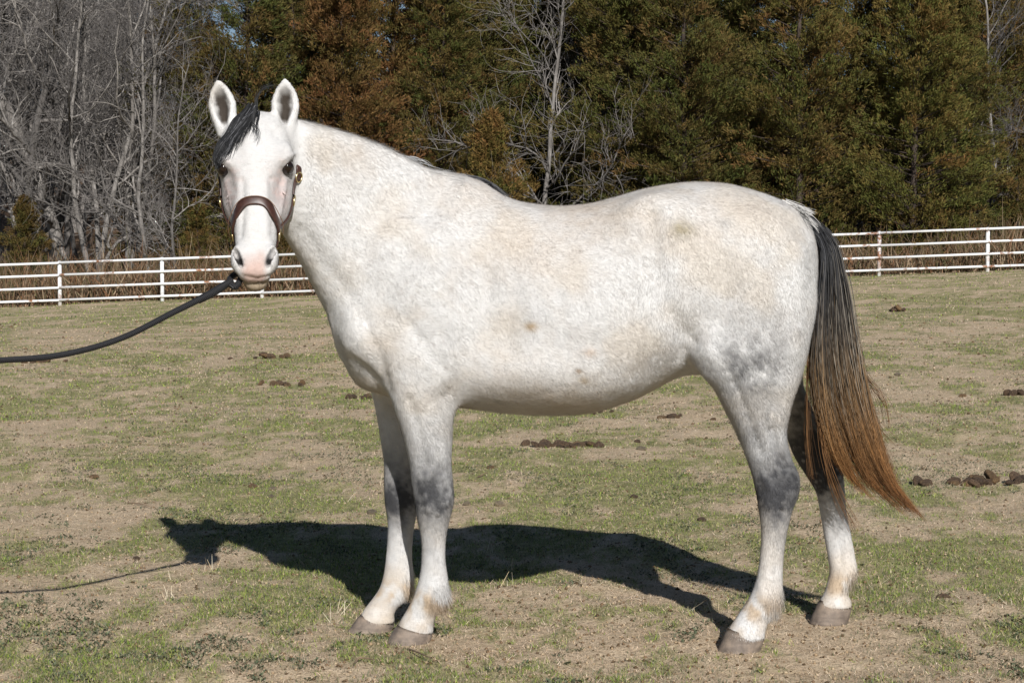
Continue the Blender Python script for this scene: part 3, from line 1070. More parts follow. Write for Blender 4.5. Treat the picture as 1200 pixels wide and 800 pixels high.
# ------------------------------------------------------------------ halter: a thing of its own, worn by the horse
nt = NT("brown_leather")
nz = noise(nt, 90, 4)
nt.l(nt.ramp(nz.outputs["Fac"], [(.3, (.032, .012, .008)), (.7, (.07, .029, .019))]).outputs[0], nt.b.inputs["Base Color"])
bp = nt.n("ShaderNodeBump", i_Strength=.2, i_Distance=.001)
nt.l(nz.outputs["Fac"], bp.inputs["Height"])
nt.l(bp.outputs[0], nt.b.inputs["Normal"])
nt.set(Roughness=.42)
M_leather = nt.m
nt = NT("halter_stitching")
nz = noise(nt, 300, 1)
nt.l(nt.ramp(nz.outputs["Fac"], [(.4, (.16, .085, .05)), (.6, (.24, .14, .09))]).outputs[0], nt.b.inputs["Base Color"])
M_stitch = nt.m
nt = NT("brass")
nz = noise(nt, 40, 2)
nt.l(nt.ramp(nz.outputs["Fac"], [(.3, (.52, .40, .18)), (.7, (.72, .60, .34))]).outputs[0], nt.b.inputs["Base Color"])
nt.set(Metallic=1.0, Roughness=.28)
M_brass = nt.m

halter = link("halter", None, label="brown leather halter with brass buckles on the white horse's head", cat="halter", loc=hp(.35, -.08, 0))


def resample(pts, m):
    pts = np.asarray(pts, float)
    s = np.concatenate([[0], np.cumsum(np.linalg.norm(np.diff(pts, axis=0), axis=1))])
    s /= s[-1]
    t = np.linspace(0, 1, m)
    return np.stack([np.interp(t, *curve(s, pts[:, a], 300)) for a in range(3)], -1)


def strap(name, pts, width, thick=.005, off=.004, m=48, mat=None, side=0.0, project=True):
    """leather strap lying on the head along pts"""
    c = resample(pts, m)
    if project:
        c = onto(c, off)
        for _ in range(3):
            c[1:-1] = (c[:-2] + 2 * c[1:-1] + c[2:]) / 4
        nrm = sdf_grad(c, .015)
    else:
        nrm = c - hp(.3, -.1, 0)
    tg = np.gradient(c, axis=0)
    tg /= np.linalg.norm(tg, axis=1, keepdims=True)
    nrm -= tg * (nrm * tg).sum(1)[:, None]
    nrm /= np.linalg.norm(nrm, axis=1, keepdims=True)
    b = np.cross(nrm, tg)
    c = c + b * side
    prof = [(-.5, -.5), (-.5, .25), (-.38, .5), (-.2, .5), (0, .62), (.2, .5), (.38, .5), (.5, .25), (.5, -.5)]
    ring = np.stack([c + b * (u * width) + nrm * (w * thick) for u, w in prof], 1)
    k = len(prof)
    V = ring.reshape(-1, 3)
    f = []
    for i in range(m - 1):
        for j in range(k):
            j2 = (j + 1) % k
            f.append((i * k + j, i * k + j2, (i + 1) * k + j2, (i + 1) * k + j))
    return child(name, mesh_np(name, V, np.array(f), mat or M_leather, False), halter), c, nrm, b


def torus(name, c, n, R, r, sx=1.0, up=None, mat=None, seg=28, sec=8):
    n = np.asarray(n, float) / np.linalg.norm(n)
    up = HA if up is None else up
    a = up - n * n.dot(up)
    a /= np.linalg.norm(a)
    b = np.cross(n, a)
    V, f = [], []
    for i in range(seg):
        th = 2 * math.pi * i / seg
        d = a * math.cos(th) + b * math.sin(th) * sx
        for j in range(sec):
            ph = 2 * math.pi * j / sec
            V.append(c + d * R + (d / np.linalg.norm(d)) * r * math.cos(ph) + n * r * math.sin(ph))
            f.append((i * sec + j, ((i + 1) % seg) * sec + j, ((i + 1) % seg) * sec + (j + 1) % sec, i * sec + (j + 1) % sec))
    return child(name, mesh_np(name, np.array(V), np.array(f), mat or M_brass, True), halter)


SN = .350                                      # noseband crosses the bridge here
path = [hp(SN + .062, -.095, -.085), hp(SN + .045, -.055, -.080), hp(SN + .02, -.015, -.062), hp(SN - .008, .002, -.03), hp(SN - .012, .004, 0), hp(SN - .008, .002, .03), hp(SN + .02, -.015, .062), hp(SN + .045, -.055, .080), hp(SN + .062, -.095, .085)]
nb, c, nr, b = strap("noseband", path, .030, .007, .004, 60)
for sd in (-.0115, .0115):
    o, *_ = strap("stitch_row", c + nr * .0042, .0022, .0016, 0.0, 60, M_stitch, side=sd, project=False)
    o.parent = nb
    o.location = (0, 0, 0)
ringsL, ringsR = c[0], c[-1]
for q, nn_ in ((c[0], nr[0]), (c[-1], nr[-1])):
    torus("square_ring", q + nn_ * .002, nn_, .019, .0028)
# cheek straps from the ring up to behind the eye, with buckle
for sg in (-1, 1):
    st = c[0] if sg < 0 else c[-1]
    path = [st - HA * .015, hp(.36, -.125, sg * .095), hp(.30, -.135, sg * .11), hp(.255, -.135, sg * .115)]
    o, cc, nn_, bb = strap("cheek_strap", path, .022, .005, .004, 24)
    torus("buckle", cc[-2] + nn_[-2] * .004, nn_[-2], .017, .0026, .8)
    path = [hp(.245, -.13, sg * .115), hp(.20, -.12, sg * .125), hp(.15, -.15, sg * .115), hp(.09, -.185, sg * .095), hp(.03, -.18, sg * .06)]
    o, c2, n2, b2 = strap("crown_strap", path, .021, .005, .004, 28)
    torus("buckle", c2[8] + n2[8] * .004, n2[8], .016, .0025, .8)
    # throat latch running back under the jaw
    path = [hp(.245, -.135, sg * .113), hp(.27, -.175, sg * .10), hp(.28, -.215, sg * .06), hp(.285, -.235, 0)]
    strap("throat_strap", path, .019, .005, .004, 20)
    # chin strap hanging from the ring
    path = [st + HA * .012, hp(.455, -.14, sg * .075), hp(.465, -.16, sg * .045), hp(.47, -.168, 0)]
    strap("chin_strap", path, .020, .005, .006, 22)
path = [hp(.29, -.235, 0), hp(.36, -.205, 0), hp(.46, -.17, 0)]
strap("jaw_strap", path, .019, .005, .005, 20)
torus("lead_ring", hp(.485, -.185, 0), HV, .022, .003)

# ------------------------------------------------------------------ lead rope
nt = NT("black_rope")
tc = nt.n("ShaderNodeTexCoord")
wv = nt.n("ShaderNodeTexWave", i_Scale=70.0, i_Distortion=.6, i_Detail=1.0)
wv.bands_direction = 'DIAGONAL'
nt.l(tc.outputs["Object"], wv.inputs["Vector"])
nt.l(nt.ramp(wv.outputs["Fac"], [(.2, (.010, .010, .012)), (.8, (.032, .032, .036))]).outputs[0], nt.b.inputs["Base Color"])
bp = nt.n("ShaderNodeBump", i_Strength=.8, i_Distance=.004)
nt.l(wv.outputs["Fac"], bp.inputs["Height"])
nt.l(bp.outputs[0], nt.b.inputs["Normal"])
nt.set(Roughness=.6)
M_rope = nt.m


def tube(pts, r, m, sec=10):
    c = resample(pts, m)
    rr = np.interp(np.linspace(0, 1, m), np.linspace(0, 1, len(r)), r) if np.ndim(r) else np.full(m, r)
    tg = np.gradient(c, axis=0)
    tg /= np.linalg.norm(tg, axis=1, keepdims=True)
    b = np.cross(tg, [0.1, .3, 1.0])
    b /= np.linalg.norm(b, axis=1, keepdims=True)
    n = np.cross(b, tg)
    V = np.stack([c + rr[:, None] * (math.cos(a) * b + math.sin(a) * n) for a in np.arange(sec) * 2 * math.pi / sec], 1).reshape(-1, 3)
    f = [(i * sec + j, i * sec + (j + 1) % sec, (i + 1) * sec + (j + 1) % sec, (i + 1) * sec + j) for i in range(m - 1) for j in range(sec)]
    return V, np.array(f)


ring_p = hp(.505, -.185, -.005)
rope = link("lead_rope", None, label="black lead rope hanging from the halter off to the left", cat="rope", loc=P(140, 400, 6.2))
v, f = tube([P(-140, 418, 5.75), P(-60, 424, 5.85), P(0, 422, 5.95), P(70, 416, 6.05), P(140, 397, 6.15), P(205, 365, 6.22), P(250, 342, 6.28), P(272, 329, 6.32)], [.0092] * 7 + [.010, .0105], 140)
child("rope", mesh_np("rope", v, f, M_rope, True), rope)
v, f = tube([P(232, 352, 6.26), P(250, 342.5, 6.28), P(268, 331, 6.315)], [.0115, .0125, .013, .0125, .011], 24)
child("splice_wrap", mesh_np("splice_wrap", v, f, M_rope, True), rope)
v, f = tube([P(268, 332, 6.315), P(275, 336, 6.31), P(282, 326, 6.33), P(280, 319, 6.36), P(272, 324, 6.36), P(268, 331, 6.33)], [.010] * 6, 40)
child("rope_loop", mesh_np("rope_loop", v, f, M_rope, True), rope)
v, f = tube([P(279, 320, 6.35), P(284, 316, 6.38), (ring_p + P(284, 316, 6.38)) / 2, ring_p], [.006, .007, .006, .005], 16)
child("snap_hook", mesh_np("snap_hook", v, f, M_brass, True), rope)

# ------------------------------------------------------------------ the pasture
def ground_z(x, y):
    x, y = np.asarray(x, float), np.asarray(y, float)
    q = np.stack([x, y, 0 * x], -1).reshape(-1, 3)
    far = sstep(9, 50, y)
    z = far * .0362 * np.clip(x, -60, 60) + sstep(58, 110, y) * 2.5 + sstep(85, 240, y) * 14
    und = (fbm(q, .35, 3, 2).reshape(x.shape) - .5) * .10 * sstep(9, 16, y)
    mic = (fbm(q, 3.0, 21, 4, .6).reshape(x.shape) - .5) * .06 * sstep(30, 10, y)
    hs = 0
    for hx, hy in ((-.35, 6.69), (-.47, 6.9), (.73, 6.56), (1.07, 7.04)):
        hs = hs + np.exp(-((x - hx) ** 2 + (y - hy) ** 2) / .02)
    return z + und + mic * (1 - np.clip(hs, 0, 1))


def turf_masks(x, y):
    q = np.stack([x, y * .55, 0 * x], -1).reshape(-1, 3)
    a = fbm(q, 1.5, 41, 4, .6).reshape(np.shape(x))
    b = fbm(q, 6.5, 47, 3, .6).reshape(np.shape(x))
    big = fbm(q, .33, 51, 2).reshape(np.shape(x))
    c = fbm(q, 26.0, 49, 2, .6).reshape(np.shape(x))
    g = sstep(.455, .60, a * .38 + b * .33 + c * .22 + big * .12 + .002)
    bare = sstep(.52, .66, fbm(q, 1.1, 57, 4, .55).reshape(np.shape(x)))
    return g, bare


def turf_material():
    nt = NT("pasture_soil")
    at = nt.n("ShaderNodeAttribute", attribute_name="tint")
    tc = nt.n("ShaderNodeTexCoord")
    n1 = noise(nt, 3.0, 6, .65, vec=tc.outputs["Object"])
    n2 = noise(nt, 22.0, 6, .7, vec=tc.outputs["Object"])
    n3 = noise(nt, 110.0, 4, .7, vec=tc.outputs["Object"])
    soil = nt.ramp(n1.outputs["Fac"], [(.3, (.52, .39, .27)), (.5, (.63, .482, .345)), (.72, (.73, .58, .435))]).outputs[0]
    thatch = nt.ramp(n2.outputs["Fac"], [(.3, (.26, .195, .115)), (.44, (.53, .415, .265)), (.7, (.68, .56, .39))]).outputs[0]
    col = nt.mix(.55, soil, thatch)
    grn = nt.ramp(n2.outputs["Fac"], [(.3, (.12, .135, .05)), (.5, (.27, .275, .11)), (.75, (.46, .41, .21))]).outputs[0]
    sx = nt.n("ShaderNodeSeparateColor")
    nt.l(at.outputs["Color"], sx.inputs[0])
    m = nt.n("ShaderNodeMath", operation='MULTIPLY')
    nt.l(sx.outputs[1], m.inputs[0])
    m.inputs[1].default_value = .85
    col = nt.mix(m.outputs[0], col, grn)
    spk = nt.ramp(n3.outputs["Fac"], [(.36, (.42, .38, .34)), (.48, (.95, .95, .95)), (.66, (1.15, 1.14, 1.12))]).outputs[0]
    col = nt.mix(1.0, col, spk, 'MULTIPLY')
    # leaf litter under the wood
    lit = nt.ramp(n2.outputs["Fac"], [(.3, (.07, .045, .03)), (.6, (.2, .13, .08)), (.8, (.3, .21, .14))]).outputs[0]
    col = nt.mix(sx.outputs[2], col, lit)
    nt.l(col, nt.b.inputs["Base Color"])
    b1 = nt.n("ShaderNodeBump", i_Strength=.75, i_Distance=.03)
    nt.l(n2.outputs["Fac"], b1.inputs["Height"])
    b2 = nt.n("ShaderNodeBump", i_Strength=.6, i_Distance=.006)
    nt.l(n3.outputs["Fac"], b2.inputs["Height"])
    nt.l(b1.outputs[0], b2.inputs["Normal"])
    nt.l(b2.outputs[0], nt.b.inputs["Normal"])
    nt.set(Roughness=.95)
    nt.b.inputs["Specular IOR Level"].default_value = .1
    return nt.m


M_turf = turf_material()
ny, nx = 620, 460
yr = np.concatenate([np.linspace(-30, 4.5, 12), np.geomspace(5, 320, ny)])
tcol = np.linspace(-1, 1, nx)
tcol = np.sign(tcol) * (np.abs(tcol) ** 1.25)
YY = np.repeat(yr[:, None], nx, 1)
XX = tcol[None, :] * (4.5 + .75 * np.maximum(YY, 0) + np.where(YY < 0, 20, 0))
ZZ = ground_z(XX, YY)
g, bare = turf_masks(XX, YY)
litter = sstep(58.5, 60.5, YY + (fbm(np.stack([XX, YY, 0 * XX], -1).reshape(-1, 3), .8, 77, 3).reshape(XX.shape) - .5) * 2)
cols = np.stack([bare, g, litter], -1).reshape(-1, 3)
ii = np.arange(len(yr) - 1)[:, None] * nx + np.arange(nx - 1)[None]
quads = np.stack([ii, ii + 1, ii + nx + 1, ii + nx], -1).reshape(-1, 4)
link("ground", mesh_np("ground", np.stack([XX, YY, ZZ], -1).reshape(-1, 3), quads, M_turf, True, cols), kind="structure", label="grazed pasture of dry sandy turf with green patches")


# ---- grass blades
def blades(n, ymin, ymax, hmin, hmax, wide, prob, palette, lean=.6, seed=1, power=1.0, xs=.30):
    r = np.random.default_rng(seed)
    # spread evenly in bearing, thinning out with distance
    y = 1 / (1 / ymin + r.random(n) * (1 / ymax - 1 / ymin)) if power == 1 else ymin * (ymax / ymin) ** r.random(n)
    x = (r.random(n) * 2 - 1) * (xs * y + .3)
    g, bare = turf_masks(x, y)
    keep = r.random(n) < prob(g, bare)
    x, y, g = x[keep], y[keep], g[keep]
    n = len(x)
    z = ground_z(x, y)
    h = r.uniform(hmin, hmax, n) * (1 + y / 40)
    w = wide * (.7 + .6 * r.random(n)) * np.maximum(1, y / 9)
    a = r.uniform(0, 6.283, n)
    l = lean * r.random(n) * h * 1.6
    b = r.uniform(0, 6.283, n)
    base = np.stack([x, y, z - .003], 1)
    sd = np.stack([np.cos(a), np.sin(a), 0 * a], 1) * w[:, None]
    tip = base + np.stack([np.cos(b) * l, np.sin(b) * l, h], 1)
    V = np.stack([base - sd, base + sd, tip], 1).reshape(-1, 3)
    pal = np.array(palette)
    c = pal[r.integers(0, len(pal), n)] * r.uniform(.7, 1.3, (n, 1))
    return V, np.arange(3 * n).reshape(-1, 3), np.repeat(c, 3, 0)


M_grass = mat_tint("grass_blade", rough=.8, spec=.15)
GREEN = [(.13, .19, .03), (.18, .25, .04), (.25, .31, .06), (.06, .09, .035), (.31, .31, .11)]
DULL = [(.15, .155, .09), (.11, .125, .08), (.21, .19, .115), (.28, .24, .15)]
DRY = [(.58, .45, .33), (.50, .38, .26), (.64, .52, .39), (.34, .24, .155)]
parts = [blades(420000, 5.2, 26, .005, .020, .0016, lambda g, b: .80 * g * (1 - .45 * b), GREEN, seed=2, lean=1.0),
         blades(300000, 5.2, 40, .006, .022, .0016, lambda g, b: .30 * g + .22 * (1 - b), DULL, seed=3),
         blades(60000, 14, 58, .010, .026, .0022, lambda g, b: .8 * g, GREEN[:4] + DULL, seed=4, power=0)]


# low dark rosettes of winter weeds growing in clumps of their own
rw = np.random.default_rng(88)
n = 150000
yw = 1 / (1 / 5.2 + rw.random(n) * (1 / 34 - 1 / 5.2))
xw = (rw.random(n) * 2 - 1) * (.3 * yw + .3)
qw = np.stack([xw, yw * .5, 0 * xw], 1)
kw = (fbm(qw, 3.2, 141, 3, .6) + .35 * fbm(qw, 14.0, 143, 2)) / 1.35 > .585
xw, yw = xw[kw], yw[kw]
n = len(xw)
aw = rw.uniform(0, 6.283, n)
hw_ = rw.uniform(.004, .013, n)
lw = rw.uniform(.008, .020, n) * np.maximum(1, yw / 12)
bw = np.stack([xw, yw, ground_z(xw, yw) - .001], 1)
tw = bw + np.stack([np.cos(aw) * lw, np.sin(aw) * lw, hw_], 1)
sw_ = np.stack([-np.sin(aw), np.cos(aw), 0 * aw], 1) * (lw * .22)[:, None]
mw = bw * .45 + tw * .55 + np.array([0, 0, .003])
Vw = np.stack([bw, mw + sw_, tw, mw - sw_], 1).reshape(-1, 3)
pw = np.array([(.10, .12, .07), (.13, .145, .09), (.07, .09, .05), (.18, .185, .11)])
Cw = np.repeat(pw[rw.integers(0, 4, n)] * rw.uniform(.7, 1.3, (n, 1)), 4, 0)
link("winter_weeds", mesh_np("winter_weeds", Vw, np.arange(4 * n).reshape(-1, 4), M_grass, False, Cw), kind="stuff", label="dull dark winter weeds lying flat in the turf", cat="weeds")
V, Q, C = merge(parts)
link("grass", mesh_np("grass", V, Q, M_grass, False, C), kind="stuff", label="short green grass in patches", cat="grass")
parts = [blades(230000, 5.2, 30, .004, .016, .0013, lambda g, b: .5 + .3 * b, DRY, lean=2.2, seed=5),
         blades(30000, 14, 58, .006, .016, .0016, lambda g, b: .7 + 0 * g, DRY, lean=1.2, seed=6, power=0)]
V, Q, C = merge(parts)
link("dry_grass", mesh_np("dry_grass", V, Q, M_grass, False, C), kind="stuff", label="bleached dead grass and thatch", cat="grass")

# taller pale dead stalks here and there
r = np.random.default_rng(12)
st = []
for k in range(45):
    y = 1 / (1 / 7.0 + r.random() * (1 / 45 - 1 / 7.0))
    x = (r.random() * 2 - 1) * .28 * y
    m = r.integers(3, 8)
    for j in range(m):
        bx, by = x + r.normal(0, .02), y + r.normal(0, .02)
        h = r.uniform(.02, .065)
        p0 = np.array([bx, by, float(ground_z(bx, by)) - .005])
        p1 = p0 + np.array([r.normal(0, .6) * h, r.normal(0, .6) * h, h])
        d = np.array([r.normal(), r.normal(), 0])
        d *= .0015 * max(1, y / 12) / np.linalg.norm(d)
        st.append(np.array([p0 - d, p0 + d, p1 + d * .4, p1 - d * .4]))
V = np.concatenate(st)
C = np.repeat(np.array([(.55, .47, .33), (.48, .38, .24), (.6, .53, .4)])[r.integers(0, 3, len(st))], 4, 0)
link("dead_stalks", mesh_np("dead_stalks", V, np.arange(len(V)).reshape(-1, 4), M_grass, False, C), kind="stuff", label="pale dead weed stalks standing in the turf", cat="grass")


# ------------------------------------------------------------------ manure, clods, stones, sticks
def lump_mesh(name, seed, mat, rough=.25, flat=.75):
    v, f = uv_ball((0, 0, 0), (1, 1, flat), np.eye(3), 14, 9)
    d = fbm(v, 1.6, seed, 3) - .5
    v = v * (1 + rough * 2 * d)[:, None]
    v[:, 2] = np.maximum(v[:, 2], -.45)
    return mesh_np(name, v, f, mat, True)


def lump_mat(name, a, b, c, sc=2.5):
    nt = NT(name)
    nz = noise(nt, sc, 6, .7)
    oi = nt.n("ShaderNodeObjectInfo")
    col = nt.ramp(nz.outputs["Fac"], [(.3, a), (.52, b), (.75, c)]).outputs[0]
    rr = nt.ramp(oi.outputs["Random"], [(0, (.7, .7, .7)), (1, (1.35, 1.3, 1.2))]).outputs[0]
    nt.l(nt.mix(1, col, rr, 'MULTIPLY'), nt.b.inputs["Base Color"])
    bp = nt.n("ShaderNodeBump", i_Strength=.9, i_Distance=.2)
    n2 = noise(nt, sc * 3, 6, .7)
    nt.l(n2.outputs["Fac"], bp.inputs["Height"])
    nt.l(bp.outputs[0], nt.b.inputs["Normal"])
    nt.set(Roughness=.95)
    return nt.m


M_dung = lump_mat("manure", (.085, .053, .033), (.21, .135, .085), (.40, .28, .175))
M_clod = lump_mat("dry_clod", (.16, .09, .045), (.30, .19, .10), (.44, .31, .18))
M_stone = lump_mat("field_stone", (.28, .22, .15), (.42, .34, .24), (.55, .46, .34))
DUNG = [lump_mesh("manure_ball", 100 + i, M_dung) for i in range(4)]
CLOD = [lump_mesh("clod", 200 + i, M_clod) for i in range(3)]
STONE = [lump_mesh("stone", 300 + i, M_stone, .35, .6) for i in range(3)]


def ground_at(px, py):
    """point of the pasture seen at a pixel"""
    y = 3.0
    p0 = np.array([0, 0, CAM_H])
    d = P(px, py, 1.0) - p0
    lo, hi = 2.0, 80.0
    for _ in range(60):
        m = (lo + hi) / 2
        q = p0 + d * m
        if q[2] > float(ground_z(q[0], q[1])):
            lo = m
        else:
            hi = m
    return p0 + d * lo


def pile(px, py, wpx, n, label, size=.032, mesh=None, tall=1, name="manure_pile", part="manure_ball"):
    c = ground_at(px, py)
    root = link(name, None, label=label, cat="manure", group="droppings on the pasture", loc=c)
    rad = wpx * c[1] / FPX / 2
    for i in range(n):
        x = r.normal(0, .55) * rad
        x = float(np.clip(x, -rad, rad))
        yy = r.normal(0, .35) * min(rad, .18)
        s = size * r.uniform(.6, 1.25)
        zz = float(ground_z(c[0] + x, c[1] + yy)) - c[2] + s * .35
        if tall > 1 and abs(x) < rad * .6 and i % 2:
            zz += s * r.uniform(.5, 1.1) * (tall - 1)
        mm = mesh or (CLOD if r.random() < .38 else DUNG)
        o = link(part, mm[r.integers(0, len(mm))], root, loc=(x, yy, zz))
        o.rotation_euler = (r.normal(0, .4), r.normal(0, .4), r.uniform(0, 6))
        o.scale = (s * r.uniform(.9, 1.3), s * r.uniform(.8, 1.1), s * r.uniform(.75, 1.0))


pile(1158, 567, 84, 26, "dark manure heap at the right edge of the picture, behind the tail", .034, tall=1.7)
pile(1083, 568, 26, 4, "two or three dark manure balls left of the right edge heap", .03)
pile(655, 524, 96, 30, "long row of brown manure balls below the horse's belly", .030)
pile(690, 523, 50, 9, "darker manure balls at the right end of the row below the belly", .03)
pile(690, 485, 66, 9, "scattered manure just under the belly line", .028)
pile(790, 489, 40, 7, "small brown manure scatter in front of the hind legs", .028)
pile(420, 467, 34, 9, "small dark manure heap just left of the front legs", .032, tall=1.6)
pile(320, 420, 40, 12, "dark manure heap below the lead rope, farthest of the left three", .042, tall=1.8)
pile(330, 451, 46, 11, "flat dark manure heap in front of the heap below the rope", .036, tall=1.2)
pile(45, 425, 60, 9, "flat brown manure half hidden by the lead rope", .04)
pile(1050, 365, 30, 9, "small dark manure heap far off near the fence, right of the tail", .06, tall=1.5)
pile(1184, 463, 20, 5, "lone flat manure scrap on the right edge above the heap", .04)
LOOSE = [(270, 421, .03, 0, "single dark manure ball left of the heap below the rope"), (296, 571, .022, 1, "reddish brown clod left of the front legs above the shadow"), (320, 574, .022, 2, "pale tan clod right beside the reddish one above the shadow"),
         (110, 560, .024, 1, "brown clod alone on the left of the pasture"), (436, 602, .026, 2, "tan clod left of the off fore knee"), (585, 592, .028, 2, "pale round clod just right of the near fore leg"),
         (547, 591, .02, 2, "flat tan clod touching the near fore leg in view"), (743, 583, .018, 0, "small dark clod between the legs above the shadow"), (822, 610, .02, 0, "dark clod just in front of the near hind leg"),
         (575, 549, .022, 1, "orange brown clod right of the near fore leg under the belly"), (318, 582, .016, 2, "tiny pale clod under the pale tan one"), (747, 518, .02, 0, "dark ball right of the long manure row"),
         (752, 527, .03, 2, "crumbling tan clod right of the long manure row"), (836, 492, .022, 1, "brown clod touching the near hind leg in view"), (160, 655, .014, 0, "tiny dark clod beside the rope's shadow"),
         (1128, 465, .03, 1, "brown clod in the grass right of the tail"), (1052, 440, .035, 2, "pale clod on the turf right of the tail"), (1105, 700, .018, 0, "small dark clod right of the off hind hoof")]
for px, py, s, k, lab in LOOSE:
    c = ground_at(px, py)
    o = link("clod", ([DUNG, CLOD, STONE][k])[r.integers(0, 3)], label=lab, cat="clod", group="loose clods on the pasture", loc=c + [0, 0, s * .3])
    o.scale = (s * r.uniform(.9, 1.4), s, s * r.uniform(.7, 1))
    o.rotation_euler = (0, 0, r.uniform(0, 6))

# crumbs too small to count
n = 16000
y = 1 / (1 / 5.4 + r.random(n) * (1 / 40 - 1 / 5.4))
x = (r.random(n) * 2 - 1) * .3 * y
s = r.uniform(.002, .008, n) * np.maximum(1, y / 10)
ctr = np.stack([x, y, ground_z(x, y) + s * .3], 1)
oct_v = np.array([[1, 0, 0], [-1, 0, 0], [0, 1, 0], [0, -1, 0], [0, 0, .8], [0, 0, -.5]])
oct_f = np.array([[0, 2, 4], [2, 1, 4], [1, 3, 4], [3, 0, 4], [2, 0, 5], [1, 2, 5], [3, 1, 5], [0, 3, 5]])
V = (oct_v[None] * (1 + r.normal(0, .25, (n, 6, 1))) * s[:, None, None] + ctr[:, None]).reshape(-1, 3)
Q = (oct_f[None] + (np.arange(n) * 6)[:, None, None]).reshape(-1, 3)
C = np.repeat(np.array([(.10, .065, .035), (.2, .13, .075), (.36, .26, .16), (.45, .35, .23)])[r.integers(0, 4, n)], 6, 0)
link("soil_crumbs", mesh_np("soil_crumbs", V, Q, M_grass, False, C), kind="stuff", label="fine crumbs of soil and old dung", cat="soil")

# sticks
nt = NT("dead_twig")
nz = noise(nt, 30, 3)
nt.l(nt.ramp(nz.outputs["Fac"], [(.3, (.10, .065, .04)), (.7, (.24, .17, .11))]).outputs[0], nt.b.inputs["Base Color"])
nt.set(Roughness=.9)
for a, b, lab in (((478, 762), (505, 775), "thin twig in the turf right of the near fore hoof"), ((150, 590), (178, 597), "thin twig in the turf on the left"), ((415, 780), (440, 777), "short twig at the bottom left of the near fore hoof"),
                  ((560, 560), (572, 556), "short twig behind the near fore knee")):
    p, q = ground_at(*a) + [0, 0, .006], ground_at(*b) + [0, 0, .012]
    mid = (p + q) / 2 + [r.normal(0, .01), r.normal(0, .015), .006]
    v, f = tube([p, mid, q], [.004, .003, .0018], 14, 6)
    o = link("twig", None, label=lab, cat="twig", group="twigs on the pasture", loc=p)
    o2 = mesh_np("twig", v - p, f, nt.m, True)
    COL.objects.unlink(o)
    bpy.data.objects.remove(o)
    link("twig", o2, label=lab, cat="twig", group="twigs on the pasture", loc=p)

# ------------------------------------------------------------------ pipe fence
def pipe_mat(name, rust_lo, rust_hi):
    nt = NT(name)
    n1 = noise(nt, 1.1, 5, .65)
    n2 = noise(nt, 7.0, 5, .7)
    ad = nt.n("ShaderNodeMath", operation='ADD')
    nt.l(n1.outputs["Fac"], ad.inputs[0])
    nt.l(n2.outputs["Fac"], ad.inputs[1])
    fac = nt.ramp(ad.outputs[0], [(0, (0, 0, 0)), (rust_lo / 2, (0, 0, 0)), (rust_hi / 2, (1, 1, 1))])
    mh = nt.n("ShaderNodeMath", operation='MULTIPLY')
    nt.l(ad.outputs[0], mh.inputs[0])
    mh.inputs[1].default_value = .5
    nt.l(mh.outputs[0], fac.inputs[0])
    white_ = nt.ramp(n2.outputs["Fac"], [(.3, (.70, .71, .72)), (.7, (.82, .82, .82))]).outputs[0]
    rust = nt.ramp(n2.outputs["Fac"], [(.3, (.16, .06, .03)), (.7, (.34, .17, .09))]).outputs[0]
    nt.l(nt.mix(fac.outputs[0], white_, rust), nt.b.inputs["Base Color"])
    nt.set(Roughness=.45)
    return nt.m


M_pipe = pipe_mat("white_pipe", 1.08, 1.2)
M_post = pipe_mat("white_post", 1.04, 1.25)
M_rusty = pipe_mat("rusty_post", .92, 1.1)
FY = 57.0
fence = link("pipe_fence", None, label="white four rail pipe fence with rust spots along the edge of the wood", cat="fence", loc=(0, FY, 0))
SP = 2.86
x_posts = [-12.59 - 4 * SP + SP * k for k in range(15)]


def fz(x):
    return .0362 * x * 1.0


def vtube(p0, p1, rad, sec=12):
    p0, p1 = np.asarray(p0, float), np.asarray(p1, float)
    a = p1 - p0
    a /= np.linalg.norm(a)
    b = np.cross(a, [.2, .9, .37])
    b /= np.linalg.norm(b)
    c = np.cross(a, b)
    V = []
    for p in (p0, p1):
        for j in range(sec):
            t = 2 * math.pi * j / sec
            V.append(p + rad * (math.cos(t) * b + math.sin(t) * c))
    f = [(j, (j + 1) % sec, sec + (j + 1) % sec, sec + j) for j in range(sec)]
    V += [p0, p1]
    f3 = [(2 * sec, (j + 1) % sec, j) for j in range(sec)] + [(2 * sec + 1, sec + j, sec + (j + 1) % sec) for j in range(sec)]
    return np.array(V), [np.array(f), np.array(f3)]


def fence_x(px):
    return P(px, 330, FY)[0]


posts = [fence_x(v) for v in (-410, -290, -170, -50, 70, 190, 307, 427, 547, 667, 788, 909, 1030, 1157, 1283, 1410)]
TOP = 1.19
for i, x in enumerate(posts):
    zb = float(ground_z(x, FY))
    rusty = i in (12,)
    v, f = vtube((x, FY, zb - .3), (x, FY, fz(x) + TOP + .02), .055)
    o = child("post", mesh_np("post", v, f, M_rusty if rusty else M_post, True), fence)
    if rusty:
        o["label"] = "post mostly gone to rust"
    vc, fc_ = uv_ball((x, FY, fz(x) + TOP + .02), (.055, .055, .03), np.eye(3), 12, 6)
    oc = child("post_cap", mesh_np("post_cap", vc, fc_, M_pipe, True), fence)
for lv in (TOP, TOP - .345, TOP - .69, TOP - 1.035):
    for i in range(0, len(posts) - 1, 2):
        j = min(i + 2, len(posts) - 1)
        a, b = posts[i], posts[j]
        if i == 12 and lv < TOP - .5:
            b = fence_x(1199)
        v, f = vtube((a + .004, FY - .085, fz(a) + lv + random.uniform(-.008, .008)), (b - .004, FY - .085, fz(b) + lv + random.uniform(-.012, .012)), .034)
        child("rail", mesh_np("rail", v, f, M_pipe, True), fence)

